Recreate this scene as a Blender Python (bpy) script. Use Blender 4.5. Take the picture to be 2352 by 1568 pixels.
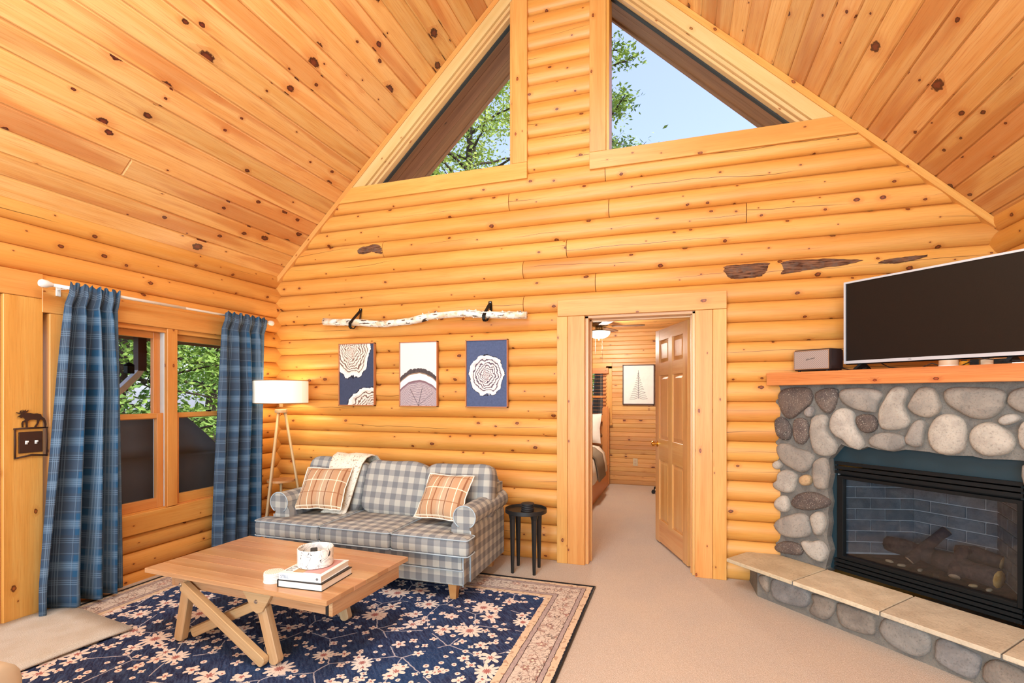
import bpy, bmesh, math, random
from mathutils import Vector, Matrix, noise as mnoise

for o in list(bpy.data.objects):
    bpy.data.objects.remove(o)
SC = bpy.context.scene
COL = SC.collection
PI = math.pi
R = math.radians

# ------------------------------------------------------------------ camera
cam = bpy.data.cameras.new('camera')
cam.sensor_width = 36.0
cam.lens = 17.864
cam.shift_y = 0.0516
cam.clip_end = 200
co = bpy.data.objects.new('camera', cam)
COL.objects.link(co)
co.location = (3.942, -4.266, 1.421)
co.rotation_euler = (R(90), 0, R(18.076))
SC.camera = co

# ------------------------------------------------------------------ view
SC.view_settings.view_transform = 'Standard'
SC.view_settings.look = 'None'
SC.view_settings.exposure = 0.0
SC.view_settings.gamma = 1.0
SC.view_settings.use_curve_mapping = False

# ------------------------------------------------------------------ world sky
W = bpy.data.worlds.new('sky')
SC.world = W
W.use_nodes = True
wn = W.node_tree
wn.nodes.clear()
wo = wn.nodes.new('ShaderNodeOutputWorld')
wb = wn.nodes.new('ShaderNodeBackground')
ws = wn.nodes.new('ShaderNodeTexSky')
ws.sky_type = 'NISHITA'
ws.sun_disc = False
ws.sun_elevation = R(48)
ws.sun_rotation = R(100)
ws.altitude = 300
ws.air_density = 1.0
ws.dust_density = 2.5
ws.ozone_density = 1.0
wb.inputs['Strength'].default_value = 0.40
wm = wn.nodes.new('ShaderNodeMix')      # thin bright cloud over the whole sky
wm.data_type = 'RGBA'
wm.inputs[0].default_value = .28
wm.inputs[7].default_value = (2.5, 2.55, 4.0, 1)
wn.links.new(ws.outputs[0], wm.inputs[6])
wn.links.new(wm.outputs[2], wb.inputs[0])
wn.links.new(wb.outputs[0], wo.inputs[0])


def light(kind, name, loc, energy, color=(1, 1, 1), size=1, sy=None, rot=(0, 0, 0), radius=.1, spread=None):
    l = bpy.data.lights.new(name, kind)
    l.energy = energy
    l.color = color
    if kind == 'AREA':
        l.shape = 'RECTANGLE'
        l.size = size
        l.size_y = sy or size
        if spread:
            l.spread = spread
    elif kind == 'SUN':
        l.angle = R(1)
    else:
        l.shadow_soft_size = radius
    o = bpy.data.objects.new(name, l)
    COL.objects.link(o)
    o.location = loc
    o.rotation_euler = rot
    return o


sun = light('SUN', 'sun', (4, -2, 12), 3.2, (1, .95, .86))
sun.rotation_euler = Vector((-.72, .12, -.75)).to_track_quat('-Z', 'Y').to_euler()
# added fill lamp, unseen behind the camera, in place of assumed window daylight
light('AREA', 'front_fill', (3.0, -7.85, 1.75), 500, (.70, .91, 1), 5.2, 2.7, (R(90), 0, 0))
# lamp bounced off the ceiling from behind the camera
light('AREA', 'ceiling_bounce', (2.7, -4.9, 1.9), 235, (.74, .91, 1), 1.6, 1.6, (R(180), 0, 0))
# added fill lamp facing down under the ridge, out of view, no fixture there
light('AREA', 'ridge_fill', (2.975, -3.4, 4.7), 130, (.74, .92, 1), 1.0, 2.4, (0, 0, 0))


# ------------------------------------------------------------------ materials
def lin(c):
    f = lambda v: v / 12.92 if v <= .04045 else ((v + .055) / 1.055) ** 2.4
    return tuple(f(v / 255) for v in c) + (1,)


LIN = lin


class G:
    def __init__(s, name, rough=.5, spec=.5):
        s.m = bpy.data.materials.new(name)
        s.m.use_nodes = True
        s.t = s.m.node_tree
        s.b = s.t.nodes['Principled BSDF']
        s.out = s.t.nodes['Material Output']
        s.b.inputs['Roughness'].default_value = rough
        s.b.inputs['Specular IOR Level'].default_value = spec

    def n(s, typ, ins=None, **kw):
        d = s.t.nodes.new('ShaderNode' + typ)
        for k, v in kw.items():
            setattr(d, k, v)
        for k, v in (ins or {}).items():
            s.put(d.inputs[k], v)
        return d

    def put(s, sock, v):
        if isinstance(v, bpy.types.NodeSocket):
            s.t.links.new(v, sock)
        else:
            sock.default_value = v

    def ma(s, op, a, b=0.0, c=0.0, clamp=False):
        return s.n('Math', {0: a, 1: b, 2: c}, operation=op, use_clamp=clamp).outputs[0]

    def mul(s, a, b): return s.ma('MULTIPLY', a, b)
    def add(s, a, b): return s.ma('ADD', a, b)
    def sub(s, a, b): return s.ma('SUBTRACT', a, b)
    def lt(s, a, b): return s.ma('LESS_THAN', a, b)
    def gt(s, a, b): return s.ma('GREATER_THAN', a, b)

    def mix(s, f, a, b, blend='MIX'):
        d = s.n('Mix', {0: f, 6: a, 7: b}, data_type='RGBA', blend_type=blend)
        return d.outputs[2]

    def mr(s, v, a, b, c=0.0, d=1.0, smooth=True):
        return s.n('MapRange', {0: v, 1: a, 2: b, 3: c, 4: d},
                   interpolation_type='SMOOTHSTEP' if smooth else 'LINEAR').outputs[0]

    def ramp(s, f, stops, const=False):
        d = s.n('ValToRGB', {0: f})
        e = d.color_ramp.elements
        while len(e) < len(stops):
            e.new(.5)
        for i, (p, c) in enumerate(stops):
            e[i].position = p
            e[i].color = c
        if const:
            d.color_ramp.interpolation = 'CONSTANT'
        return d.outputs[0]

    def sep(s, v):
        d = s.n('SeparateXYZ', {0: v})
        return d.outputs

    def com(s, x=0.0, y=0.0, z=0.0):
        return s.n('CombineXYZ', {0: x, 1: y, 2: z}).outputs[0]

    def noise(s, v, scale=1.0, detail=2.0, rough=.5, dist=0.0):
        return s.n('TexNoise', {'Vector': v, 'Scale': scale, 'Detail': detail, 'Roughness': rough, 'Distortion': dist}).outputs[0]

    def vor(s, v, scale=1.0, rand=1.0, feature='F1'):
        return s.n('TexVoronoi', {'Vector': v, 'Scale': scale, 'Randomness': rand}, feature=feature)

    def uv(s):
        return s.n('UVMap').outputs[0]

    def obj(s):
        return s.n('TexCoord').outputs['Object']

    def rnd(s):
        return s.n('ObjectInfo').outputs['Random']

    def bump(s, h, strength=.3, dist=.01):
        s.put(s.b.inputs['Normal'], s.n('Bump', {'Height': h, 'Strength': strength, 'Distance': dist}).outputs[0])

    def col(s, c):
        s.put(s.b.inputs['Base Color'], c)
        return s

    def line(s, x, period, center, width):
        """1 where the repeating coordinate is within width/2 of center (both in fractions of the period)"""
        f = s.ma('FRACT', s.ma('DIVIDE', x, period))
        return s.lt(s.ma('ABSOLUTE', s.sub(f, center)), width / 2)


MATS = {}


def plain(name, rgb, rough=.5, metal=0.0, spec=.5, emit=0.0, coat=0.0):
    g = G(name, rough, spec)
    # a little mottling so that nothing is perfectly flat
    n = g.noise(g.obj(), 18.0, 3.0)
    c = lin(rgb)
    d = tuple(v * .86 for v in c[:3]) + (1,)
    g.col(g.mix(n, d, c))
    g.b.inputs['Metallic'].default_value = metal
    g.b.inputs['Coat Weight'].default_value = coat
    if emit:
        g.b.inputs['Emission Color'].default_value = c
        g.b.inputs['Emission Strength'].default_value = emit
    MATS[name] = g.m
    return g.m


def wood(name, c1, c2, c3, knot=(70, 32, 14), ku=4.0, kv=6.0, prob=.25, r0=.04, r1=.13, rough=.4, tint=.16,
         crack=0.0, streak=14.0, grain=.35, coat=.0, hue=.012, heart=(.52, .78, .55)):
    g = G(name, rough, .45)

    def lin(c, k=.76):
        r_, g_, b_, _ = LIN(c)
        return (r_ * k, g_ * k, b_ * k, 1)
    u0, v0, _ = g.sep(g.uv())
    rn = g.rnd()
    u = g.add(u0, g.mul(rn, 91.7))
    v = g.add(v0, g.mul(rn, 37.3))
    # knots
    kvn = g.n('TexVoronoi', {'Vector': g.com(g.mul(u, ku), g.mul(v, kv), 0.0), 'Scale': 1.0, 'Randomness': .95}, feature='F1', voronoi_dimensions='2D')
    dist = kvn.outputs['Distance']
    kc = g.n('SeparateColor', {0: kvn.outputs['Color']}).outputs
    rad = g.mul(g.lt(kc[0], prob), g.mr(g.mul(kc[1], kc[1]), 0.0, 1.0, r0, r1, False))
    wob = g.noise(g.com(g.mul(u, 60.0), g.mul(v, 60.0)), 1.0, 2.0)
    dist2 = g.add(dist, g.mul(g.sub(wob, .5), g.mul(rad, .9)))
    ratio = g.ma('DIVIDE', dist2, g.add(rad, .0001))
    inner = g.mr(ratio, .8, 1.05, 1.0, 0.0)
    core = g.mr(ratio, .25, .7, 1.0, 0.0)
    halo = g.mr(ratio, .9, 3.2, 1.0, 0.0)
    # grain, bent round the knots
    vb = g.add(v, g.mul(halo, .012))
    s1 = g.noise(g.com(g.mul(u, .9), g.mul(vb, streak), g.mul(rn, 9.0)), 1.0, 3.0, .55, .6)
    s2 = g.noise(g.com(g.mul(u, 5.0), g.mul(vb, 190.0)), 1.0, 2.0)
    c = g.mix(g.mr(s1, .3, .7), lin(c1), lin(c2))
    c = g.mix(g.mul(g.mr(s2, .45, .8), grain), c, lin(c3))
    s3 = g.noise(g.com(g.mul(u, .5), g.mul(vb, 5.0), 3.0), 1.0, 2.0)
    c = g.mix(g.mul(g.mr(s3, heart[0], heart[1]), heart[2]), c, lin(c3))
    c = g.mix(g.mul(halo, .4), c, lin(c3))
    kd = lin(knot)
    km = tuple(min(1, x * 2.6) for x in kd[:3]) + (1,)
    c = g.mix(inner, c, g.mix(core, kd, km))
    if crack:
        nz = g.sub(g.noise(g.com(g.mul(u, .8), g.mul(rn, 50.0)), 1.0, 3.0), .5)
        dd = g.ma('ABSOLUTE', g.sub(g.sub(v0, g.mul(nz, .16)), g.mul(g.sub(rn, .5), .05)))
        gate = g.mr(g.noise(g.com(g.mul(u, .9), g.mul(rn, 80.0), 7.0), 1.0, 1.0), .5, .62)
        w = g.mul(gate, crack)
        ck = g.mul(g.lt(dd, w), .85)
        c = g.mix(ck, c, lin((60, 30, 12)))
    hsv = g.n('HueSaturation', {'Hue': g.add(.5 - hue / 2, g.mul(g.ma('FRACT', g.mul(rn, 7.31)), hue)), 'Saturation': 1.0,
                                'Value': g.add(1 - tint / 2, g.mul(g.ma('FRACT', g.mul(rn, 13.7)), tint)), 'Color': c})
    g.col(hsv.outputs[0])
    g.b.inputs['Coat Weight'].default_value = coat
    g.b.inputs['Coat Roughness'].default_value = .25
    g.bump(g.sub(s2, g.mul(inner, .6)), .12, .004)
    MATS[name] = g.m
    return g.m


wood('log', (248, 180, 94), (240, 164, 74), (206, 116, 42), (104, 50, 22), 5.0, 8.0, .50, .03, .12, .46, .12, .0017, 9, .35, .0, .006)
wood('ceiling_board', (251, 197, 126), (242, 175, 98), (206, 116, 52), (78, 30, 16), 4.0, 6.2, .5, .035, .23, .38, .24, 0, 16, .5, .12, .008, (.53, .62, .5))
wood('trim', (246, 182, 100), (238, 164, 80), (212, 130, 52), (120, 60, 24), 4.0, 7.0, .42, .03, .10, .4, .1, 0, 14, .45)
wood('pale_trim', (242, 204, 142), (234, 190, 124), (214, 160, 94), (130, 78, 38), 4.0, 8.0, .22, .03, .08, .4, .08, 0, 14, .3)
wood('bedroom_board', (244, 188, 116), (232, 166, 90), (196, 112, 52), (88, 38, 16), 4.4, 8.0, .3, .04, .16, .4, .22, 0, 14, .35)
wood('mantel', (240, 164, 98), (228, 142, 74), (186, 92, 42), (120, 54, 24), 4.0, 7.0, .5, .03, .12, .45, .05, 0, 14, .6)
wood('door_wood', (246, 190, 120), (238, 170, 98), (206, 130, 64), (150, 96, 50), 1, 1, 0, .01, .02, .3, .06, 0, 18, .45, .3)
wood('oak', (222, 176, 132), (206, 152, 104), (170, 114, 70), (150, 96, 50), 1, 1, 0, .01, .02, .34, .14, 0, 18, .55, .25)
wood('ash', (226, 192, 148), (214, 174, 126), (188, 144, 96), (150, 96, 50), 1, 1, 0, .01, .02, .42, .08, 0, 22, .5)
wood('window_wood', (246, 178, 100), (236, 156, 78), (200, 112, 46), (120, 60, 24), 3, 8.0, .1, .03, .06, .34, .06, 0, 14, .4, .2)
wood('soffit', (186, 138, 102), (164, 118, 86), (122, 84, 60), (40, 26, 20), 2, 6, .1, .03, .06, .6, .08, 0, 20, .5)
wood('leg_wood', (226, 172, 112), (214, 152, 92), (190, 122, 66), (150, 96, 50), 1, 1, 0, .01, .02, .4, .05, 0, 20, .4)

g = G('carpet', .95, .15)
p = g.obj()
n1 = g.noise(p, 260.0, 2.0)
n2 = g.noise(p, 3.0, 3.0)
vv = g.vor(p, 150.0, 1.0).outputs['Distance']
c = g.mix(g.mr(n1, .3, .7), lin((172, 157, 144)), lin((220, 207, 197)))
c = g.mix(g.mul(g.mr(n2, .35, .7), .3), c, lin((214, 194, 174)))
c = g.mix(g.mul(g.mr(vv, .2, .7), .35), c, lin((172, 148, 126)))
g.col(c)
g.bump(g.sub(n1, vv), .35, .005)
MATS['carpet'] = g.m

g = G('mat_pile', .95, .15)
n1 = g.noise(g.obj(), 320.0, 2.0)
n2 = g.noise(g.obj(), 7.0, 3.0)
c = g.mix(g.mr(n1, .3, .7), lin((184, 178, 168)), lin((226, 222, 216)))
g.col(g.mix(g.mul(g.mr(n2, .4, .7), .4), c, lin((186, 172, 152))))
g.bump(n1, .6, .006)
MATS['mat_pile'] = g.m


def checks(name, light_, mid, dark, per):
    g = G(name, .9, .2)
    u, v, _ = g.sep(g.uv())
    wv = g.noise(g.com(g.mul(u, 900.0), g.mul(v, 900.0)), 1.0, 1.0)
    a = g.lt(g.ma('FRACT', g.ma('DIVIDE', u, per)), .5)
    b = g.lt(g.ma('FRACT', g.ma('DIVIDE', v, per)), .5)
    t = g.mul(g.add(a, b), .5)
    t = g.add(g.mul(t, .9), g.mul(wv, .12))
    g.col(g.ramp(t, [(0, lin(light_)), (.5, lin(mid)), (1, lin(dark))]))
    g.bump(wv, .3, .003)
    MATS[name] = g.m


checks('sofa_check', (186, 184, 176), (150, 150, 149), (118, 120, 125), .094)
plain('sofa_piping', (176, 190, 200), .8)

g = G('curtain_plaid', .85, .2)
u, v, _ = g.sep(g.uv())
base = lin((38, 80, 116))
slate = lin((70, 78, 92))
hi = lin((116, 140, 164))
wv = g.noise(g.com(g.mul(u, 700.0), g.mul(v, 700.0)), 1.0, 1.0)
bu = g.lt(g.ma('FRACT', g.ma('DIVIDE', u, .27)), .48)
bv = g.lt(g.ma('FRACT', g.ma('DIVIDE', v, .27)), .48)
c = g.mix(g.mul(bu, .55), base, slate)
c = g.mix(g.mul(bv, .55), c, slate)
bl = g.line(u, .27, .74, .22)
bl2 = g.line(v, .27, .74, .22)
c = g.mix(g.mul(bl, .28), c, hi)
c = g.mix(g.mul(bl2, .28), c, hi)
for cc, ww, st in ((.08, .02, .5), (.13, .02, .5), (.18, .02, .5), (.44, .02, .4), (.68, .02, .6), (.73, .02, .6), (.78, .02, .6)):
    c = g.mix(g.mul(g.line(u, .27, cc, ww), st), c, hi)
    c = g.mix(g.mul(g.line(v, .27, cc, ww), st), c, hi)
c = g.mix(g.mul(wv, .12), c, lin((20, 30, 44)))
g.col(c)
g.b.inputs['Transmission Weight'].default_value = 0
g.bump(wv, .25, .002)
MATS['curtain_plaid'] = g.m

g = G('tan_plaid', .9, .2)
u, v, _ = g.sep(g.uv())
wv = g.noise(g.com(g.mul(u, 800.0), g.mul(v, 800.0)), 1.0, 1.0)
c = g.mix(g.mr(wv, .3, .7), lin((164, 124, 92)), lin((208, 170, 136)))
c = g.mix(g.mul(g.line(u, .21, .18, .38), .45), c, lin((190, 172, 150)))
for cc, ww, kk in ((.12, .035, (236, 214, 184)), (.32, .035, (120, 72, 48)), (.62, .035, (240, 224, 200)), (.82, .05, (140, 86, 58))):
    c = g.mix(g.mul(g.line(u, .21, cc, ww), .85), c, lin(kk))
for cc, ww, kk in ((.2, .035, (240, 226, 204)), (.7, .03, (150, 100, 70))):
    c = g.mix(g.mul(g.line(v, .21, cc, ww), .8), c, lin(kk))
g.col(c)
g.bump(wv, .3, .003)
MATS['tan_plaid'] = g.m

g = G('speckled_knit', .95, .1)
n1 = g.noise(g.obj(), 70.0, 2.0)
n2 = g.vor(g.obj(), 160.0).outputs['Distance']
c = g.mix(g.gt(n1, .62), lin((238, 228, 212)), lin((176, 158, 140)))
g.col(c)
g.bump(n2, .5, .006)
MATS['speckled_knit'] = g.m


def stone(name, a, b, d, sc=1.0, bmp=.5, speck=0.0):
    g = G(name, .85, .25)
    p = g.obj()
    rn = g.rnd()
    q = g.n('VectorMath', {0: p, 1: g.com(g.mul(rn, 31.0), g.mul(rn, 17.0), g.mul(rn, 7.0))}, operation='ADD').outputs[0]
    n1 = g.noise(q, 9.0 * sc, 4.0, .6, .5)
    n2 = g.noise(q, 90.0 * sc, 3.0, .65)
    c = g.mix(g.mr(n1, .3, .7), lin(a), lin(b))
    c = g.mix(g.mul(g.mr(n2, .5, .75), .6), c, lin(d))
    if speck:
        n3 = g.noise(q, 160.0, 1.0)
        c = g.mix(g.mul(g.gt(n3, .66), speck), c, lin((190, 178, 164)))
    h = g.n('HueSaturation', {'Hue': .5, 'Saturation': g.add(.8, g.mul(g.ma('FRACT', g.mul(rn, 5.7)), .4)),
                              'Value': g.add(.88, g.mul(g.ma('FRACT', g.mul(rn, 11.3)), .24)), 'Color': c})
    g.col(h.outputs[0])
    g.bump(g.add(n1, g.mul(n2, .5)), bmp, .012)
    MATS[name] = g.m


stone('stone_pale', (182, 174, 164), (156, 148, 140), (118, 110, 104))
stone('stone_mid', (160, 150, 140), (134, 128, 122), (102, 96, 92))
stone('stone_dark', (112, 98, 90), (88, 78, 76), (58, 50, 50), 1.0, .6, .6)
stone('stone_grey', (146, 140, 136), (122, 117, 115), (92, 88, 86))
stone('stone_brown', (150, 136, 122), (124, 112, 102), (92, 82, 74))
stone('stone_tan', (198, 166, 128), (170, 140, 108), (120, 100, 80))
stone('mortar', (128, 122, 114), (108, 104, 100), (84, 80, 76), 1.4, .6)
stone('limestone', (214, 196, 166), (196, 176, 146), (160, 140, 114), .8, .35)
stone('fire_brick', (120, 124, 130), (98, 102, 108), (70, 72, 78), 1.5, .5)
stone('fire_mortar', (206, 208, 210), (186, 188, 192), (160, 160, 164), 1.5, .3)
stone('gas_log_bark', (104, 82, 76), (74, 60, 58), (44, 36, 38), 3.0, 1.0)
stone('gas_log_cut', (206, 168, 122), (180, 136, 92), (120, 86, 56), 3.0, .4)
g = G('bark', .9, .1)
x, y, z = g.sep(g.obj())
n1 = g.noise(g.com(g.mul(x, 9.0), g.mul(y, 60.0), g.mul(z, 120.0)), 1.0, 4.0, .65)
n2 = g.noise(g.obj(), 22.0, 3.0)
c = g.mix(g.mr(n1, .3, .7), lin((58, 32, 24)), lin((150, 104, 78)))
g.col(g.mix(g.mul(g.mr(n2, .45, .65), .6), c, lin((112, 92, 82))))
g.bump(n1, 1.0, .01)
MATS['bark'] = g.m

g = G('birch_bark', .8, .25)
p = g.obj()
x, y, z = g.sep(p)
n1 = g.noise(g.com(g.mul(x, 14.0), g.mul(y, 60.0), g.mul(z, 60.0)), 1.0, 3.0, .6)
n2 = g.noise(p, 16.0, 3.0)
n3 = g.vor(p, 7.0).outputs['Distance']
c = g.mix(g.mr(n2, .45, .7), lin((240, 232, 222)), lin((222, 190, 158)))
c = g.mix(g.mr(n1, .57, .63), c, lin((84, 68, 60)))
c = g.mix(g.mr(n3, .16, .24, 1.0, 0.0), c, lin((60, 50, 48)))
g.col(c)
g.bump(g.add(n1, n2), .6, .006)
MATS['birch_bark'] = g.m

plain('black_metal', (10, 14, 17), .5, .0, .25)
plain('black_paint', (26, 24, 24), .5)
plain('black_satin', (10, 16, 20), .5, .0, .25)
plain('teal_black', (12, 46, 58), .55)
plain('white_metal', (236, 236, 234), .35)
plain('vinyl_white', (214, 222, 228), .4)
plain('steel', (190, 192, 194), .3, .9)
plain('brass', (226, 178, 86), .2, 1.0)
plain('bronze', (92, 72, 50), .4, .8)
plain('nickel', (160, 152, 138), .35, .9)
plain('silver_plastic', (206, 214, 226), .35, .3)
plain('rubber', (16, 16, 18), .6)
plain('paper', (240, 238, 234), .7)
plain('cover_black', (26, 28, 32), .4)
plain('cover_white', (246, 246, 246), .35)
plain('ink_blue', (110, 134, 164), .6)
plain('ink_grey', (110, 112, 116), .6)
plain('print_rose', (206, 150, 144), .5)
plain('print_tan', (186, 150, 104), .5)
plain('linen_white', (240, 232, 222), .9)
plain('canvas_white', (244, 240, 236), .8)
plain('frame_red_wood', (190, 120, 76), .5)
plain('frame_dark', (66, 44, 38), .5)
plain('rust_iron', (64, 34, 18), .7, .2)
plain('outlet_cream', (214, 196, 156), .4)
plain('speaker_vinyl', (46, 28, 26), .6)
plain('gold_trim', (190, 150, 116), .4, .5)
plain('coaster_black', (40, 38, 40), .6)
plain('beige_upholstery', (196, 176, 150), .9)
plain('grill_cover', (92, 88, 92), .6)
plain('downspout_brown', (96, 54, 44), .5)
plain('gutter_white', (246, 246, 250), .45)
plain('clay', (206, 120, 70), .6)
plain('bed_wood', (206, 132, 66), .45)
plain('box_wood', (168, 116, 66), .6)
plain('fan_blade', (84, 58, 44), .5)
plain('plastic_beige', (210, 180, 150), .5)
plain('bedspread', (232, 222, 208), .9)
plain('dark_gasket', (34, 36, 36), .6)
plain('amber', (210, 140, 30), .3)
plain('lawn', (118, 128, 74), .95)
plain('deck', (150, 128, 104), .8)
plain('tree_bark', (74, 58, 48), .9)
plain('pull_cord', (230, 220, 200), .8)

g = G('lamp_linen', .9, .1)
w1 = g.noise(g.com(g.mul(g.sep(g.uv())[0], 900.0), g.mul(g.sep(g.uv())[1], 500.0)), 1.0, 1.0)
cc = g.mix(w1, lin((250, 232, 206)), lin((255, 246, 230)))
g.col(cc)
g.put(g.b.inputs['Emission Color'], cc)
g.b.inputs['Emission Strength'].default_value = .45
MATS['lamp_linen'] = g.m
plain('lit_bowl', (255, 248, 232), .4, emit=3.0)

g = G('glass')
tr = g.n('BsdfTransparent')
gl = g.n('BsdfGlossy', {'Roughness': .02})
fr = g.n('Fresnel', {'IOR': 1.08})
mx = g.n('MixShader', {0: fr.outputs[0], 1: tr.outputs[0], 2: gl.outputs[0]})
g.t.links.new(mx.outputs[0], g.out.inputs[0])
MATS['glass'] = g.m

g = G('fire_glass')
tr = g.n('BsdfTransparent', {0: (.82, .85, .88, 1)})
gl = g.n('BsdfGlossy', {'Roughness': .06})
fr = g.n('Fresnel', {'IOR': 1.5})
mx = g.n('MixShader', {0: fr.outputs[0], 1: tr.outputs[0], 2: gl.outputs[0]})
g.t.links.new(mx.outputs[0], g.out.inputs[0])
MATS['fire_glass'] = g.m

g = G('tv_screen', .3, .22)
g.col(g.mix(g.noise(g.obj(), 400.0, 1.0), lin((20, 16, 16)), lin((34, 28, 26))))
MATS['tv_screen'] = g.m

g = G('speaker_grille', .7, .3)
u, v, _ = g.sep(g.uv())
a = g.ma('FRACT', g.mul(g.add(u, v), 70.0))
b = g.ma('FRACT', g.mul(g.sub(u, v), 70.0))
c = g.mix(g.mul(g.add(g.lt(a, .5), g.lt(b, .5)), .5), lin((176, 158, 150)), lin((138, 122, 118)))
g.col(c)
MATS['speaker_grille'] = g.m

g = G('marble', .3, .5)
n1 = g.noise(g.obj(), 7.0, 3.0, .5, 1.6)
w = g.ma('SINE', g.mul(n1, 40.0))
c = g.mix(g.mr(w, .4, 1.0), lin((240, 238, 234)), lin((206, 206, 208)))
c = g.mix(g.mr(g.ma('ABSOLUTE', g.sub(n1, .43)), .004, .010, 1.0, 0.0), c, lin((70, 72, 78)))
g.col(c)
MATS['marble'] = g.m

g = G('coaster_stripe', .6)
x, y, z = g.sep(g.obj())
w = g.ma('SINE', g.mul(g.add(x, g.mul(g.noise(g.obj(), 20.0), .01)), 700.0))
g.col(g.mix(g.mr(w, .2, .9), lin((246, 240, 232)), lin((196, 160, 132))))
MATS['coaster_stripe'] = g.m

g = G('waffle_throw', .95, .1)
u, v, _ = g.sep(g.uv())
w = g.ma('SINE', g.mul(v, 330.0))
g.col(g.mix(g.mr(w, -.4, .8), lin((164, 150, 130)), lin((112, 98, 84))))
g.bump(w, .6, .006)
MATS['waffle_throw'] = g.m


def foliage(name, a, b, d):
    g = G(name, .7, .2)
    n1 = g.noise(g.obj(), 1.7, 3.0)
    n2 = g.noise(g.obj(), 24.0, 2.0)
    c = g.mix(g.mr(n1, .35, .65), lin(a), lin(b))
    g.col(g.mix(g.mul(g.mr(n2, .5, .8), .6), c, lin(d)))
    g.b.inputs['Subsurface Weight'].default_value = 0
    MATS[name] = g.m


foliage('leaf_spring', (176, 200, 100), (206, 218, 120), (120, 148, 80))
foliage('leaf_cedar', (160, 190, 92), (120, 158, 80), (80, 116, 62))
foliage('leaf_mixed', (120, 150, 96), (170, 190, 84), (70, 104, 84))


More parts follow.
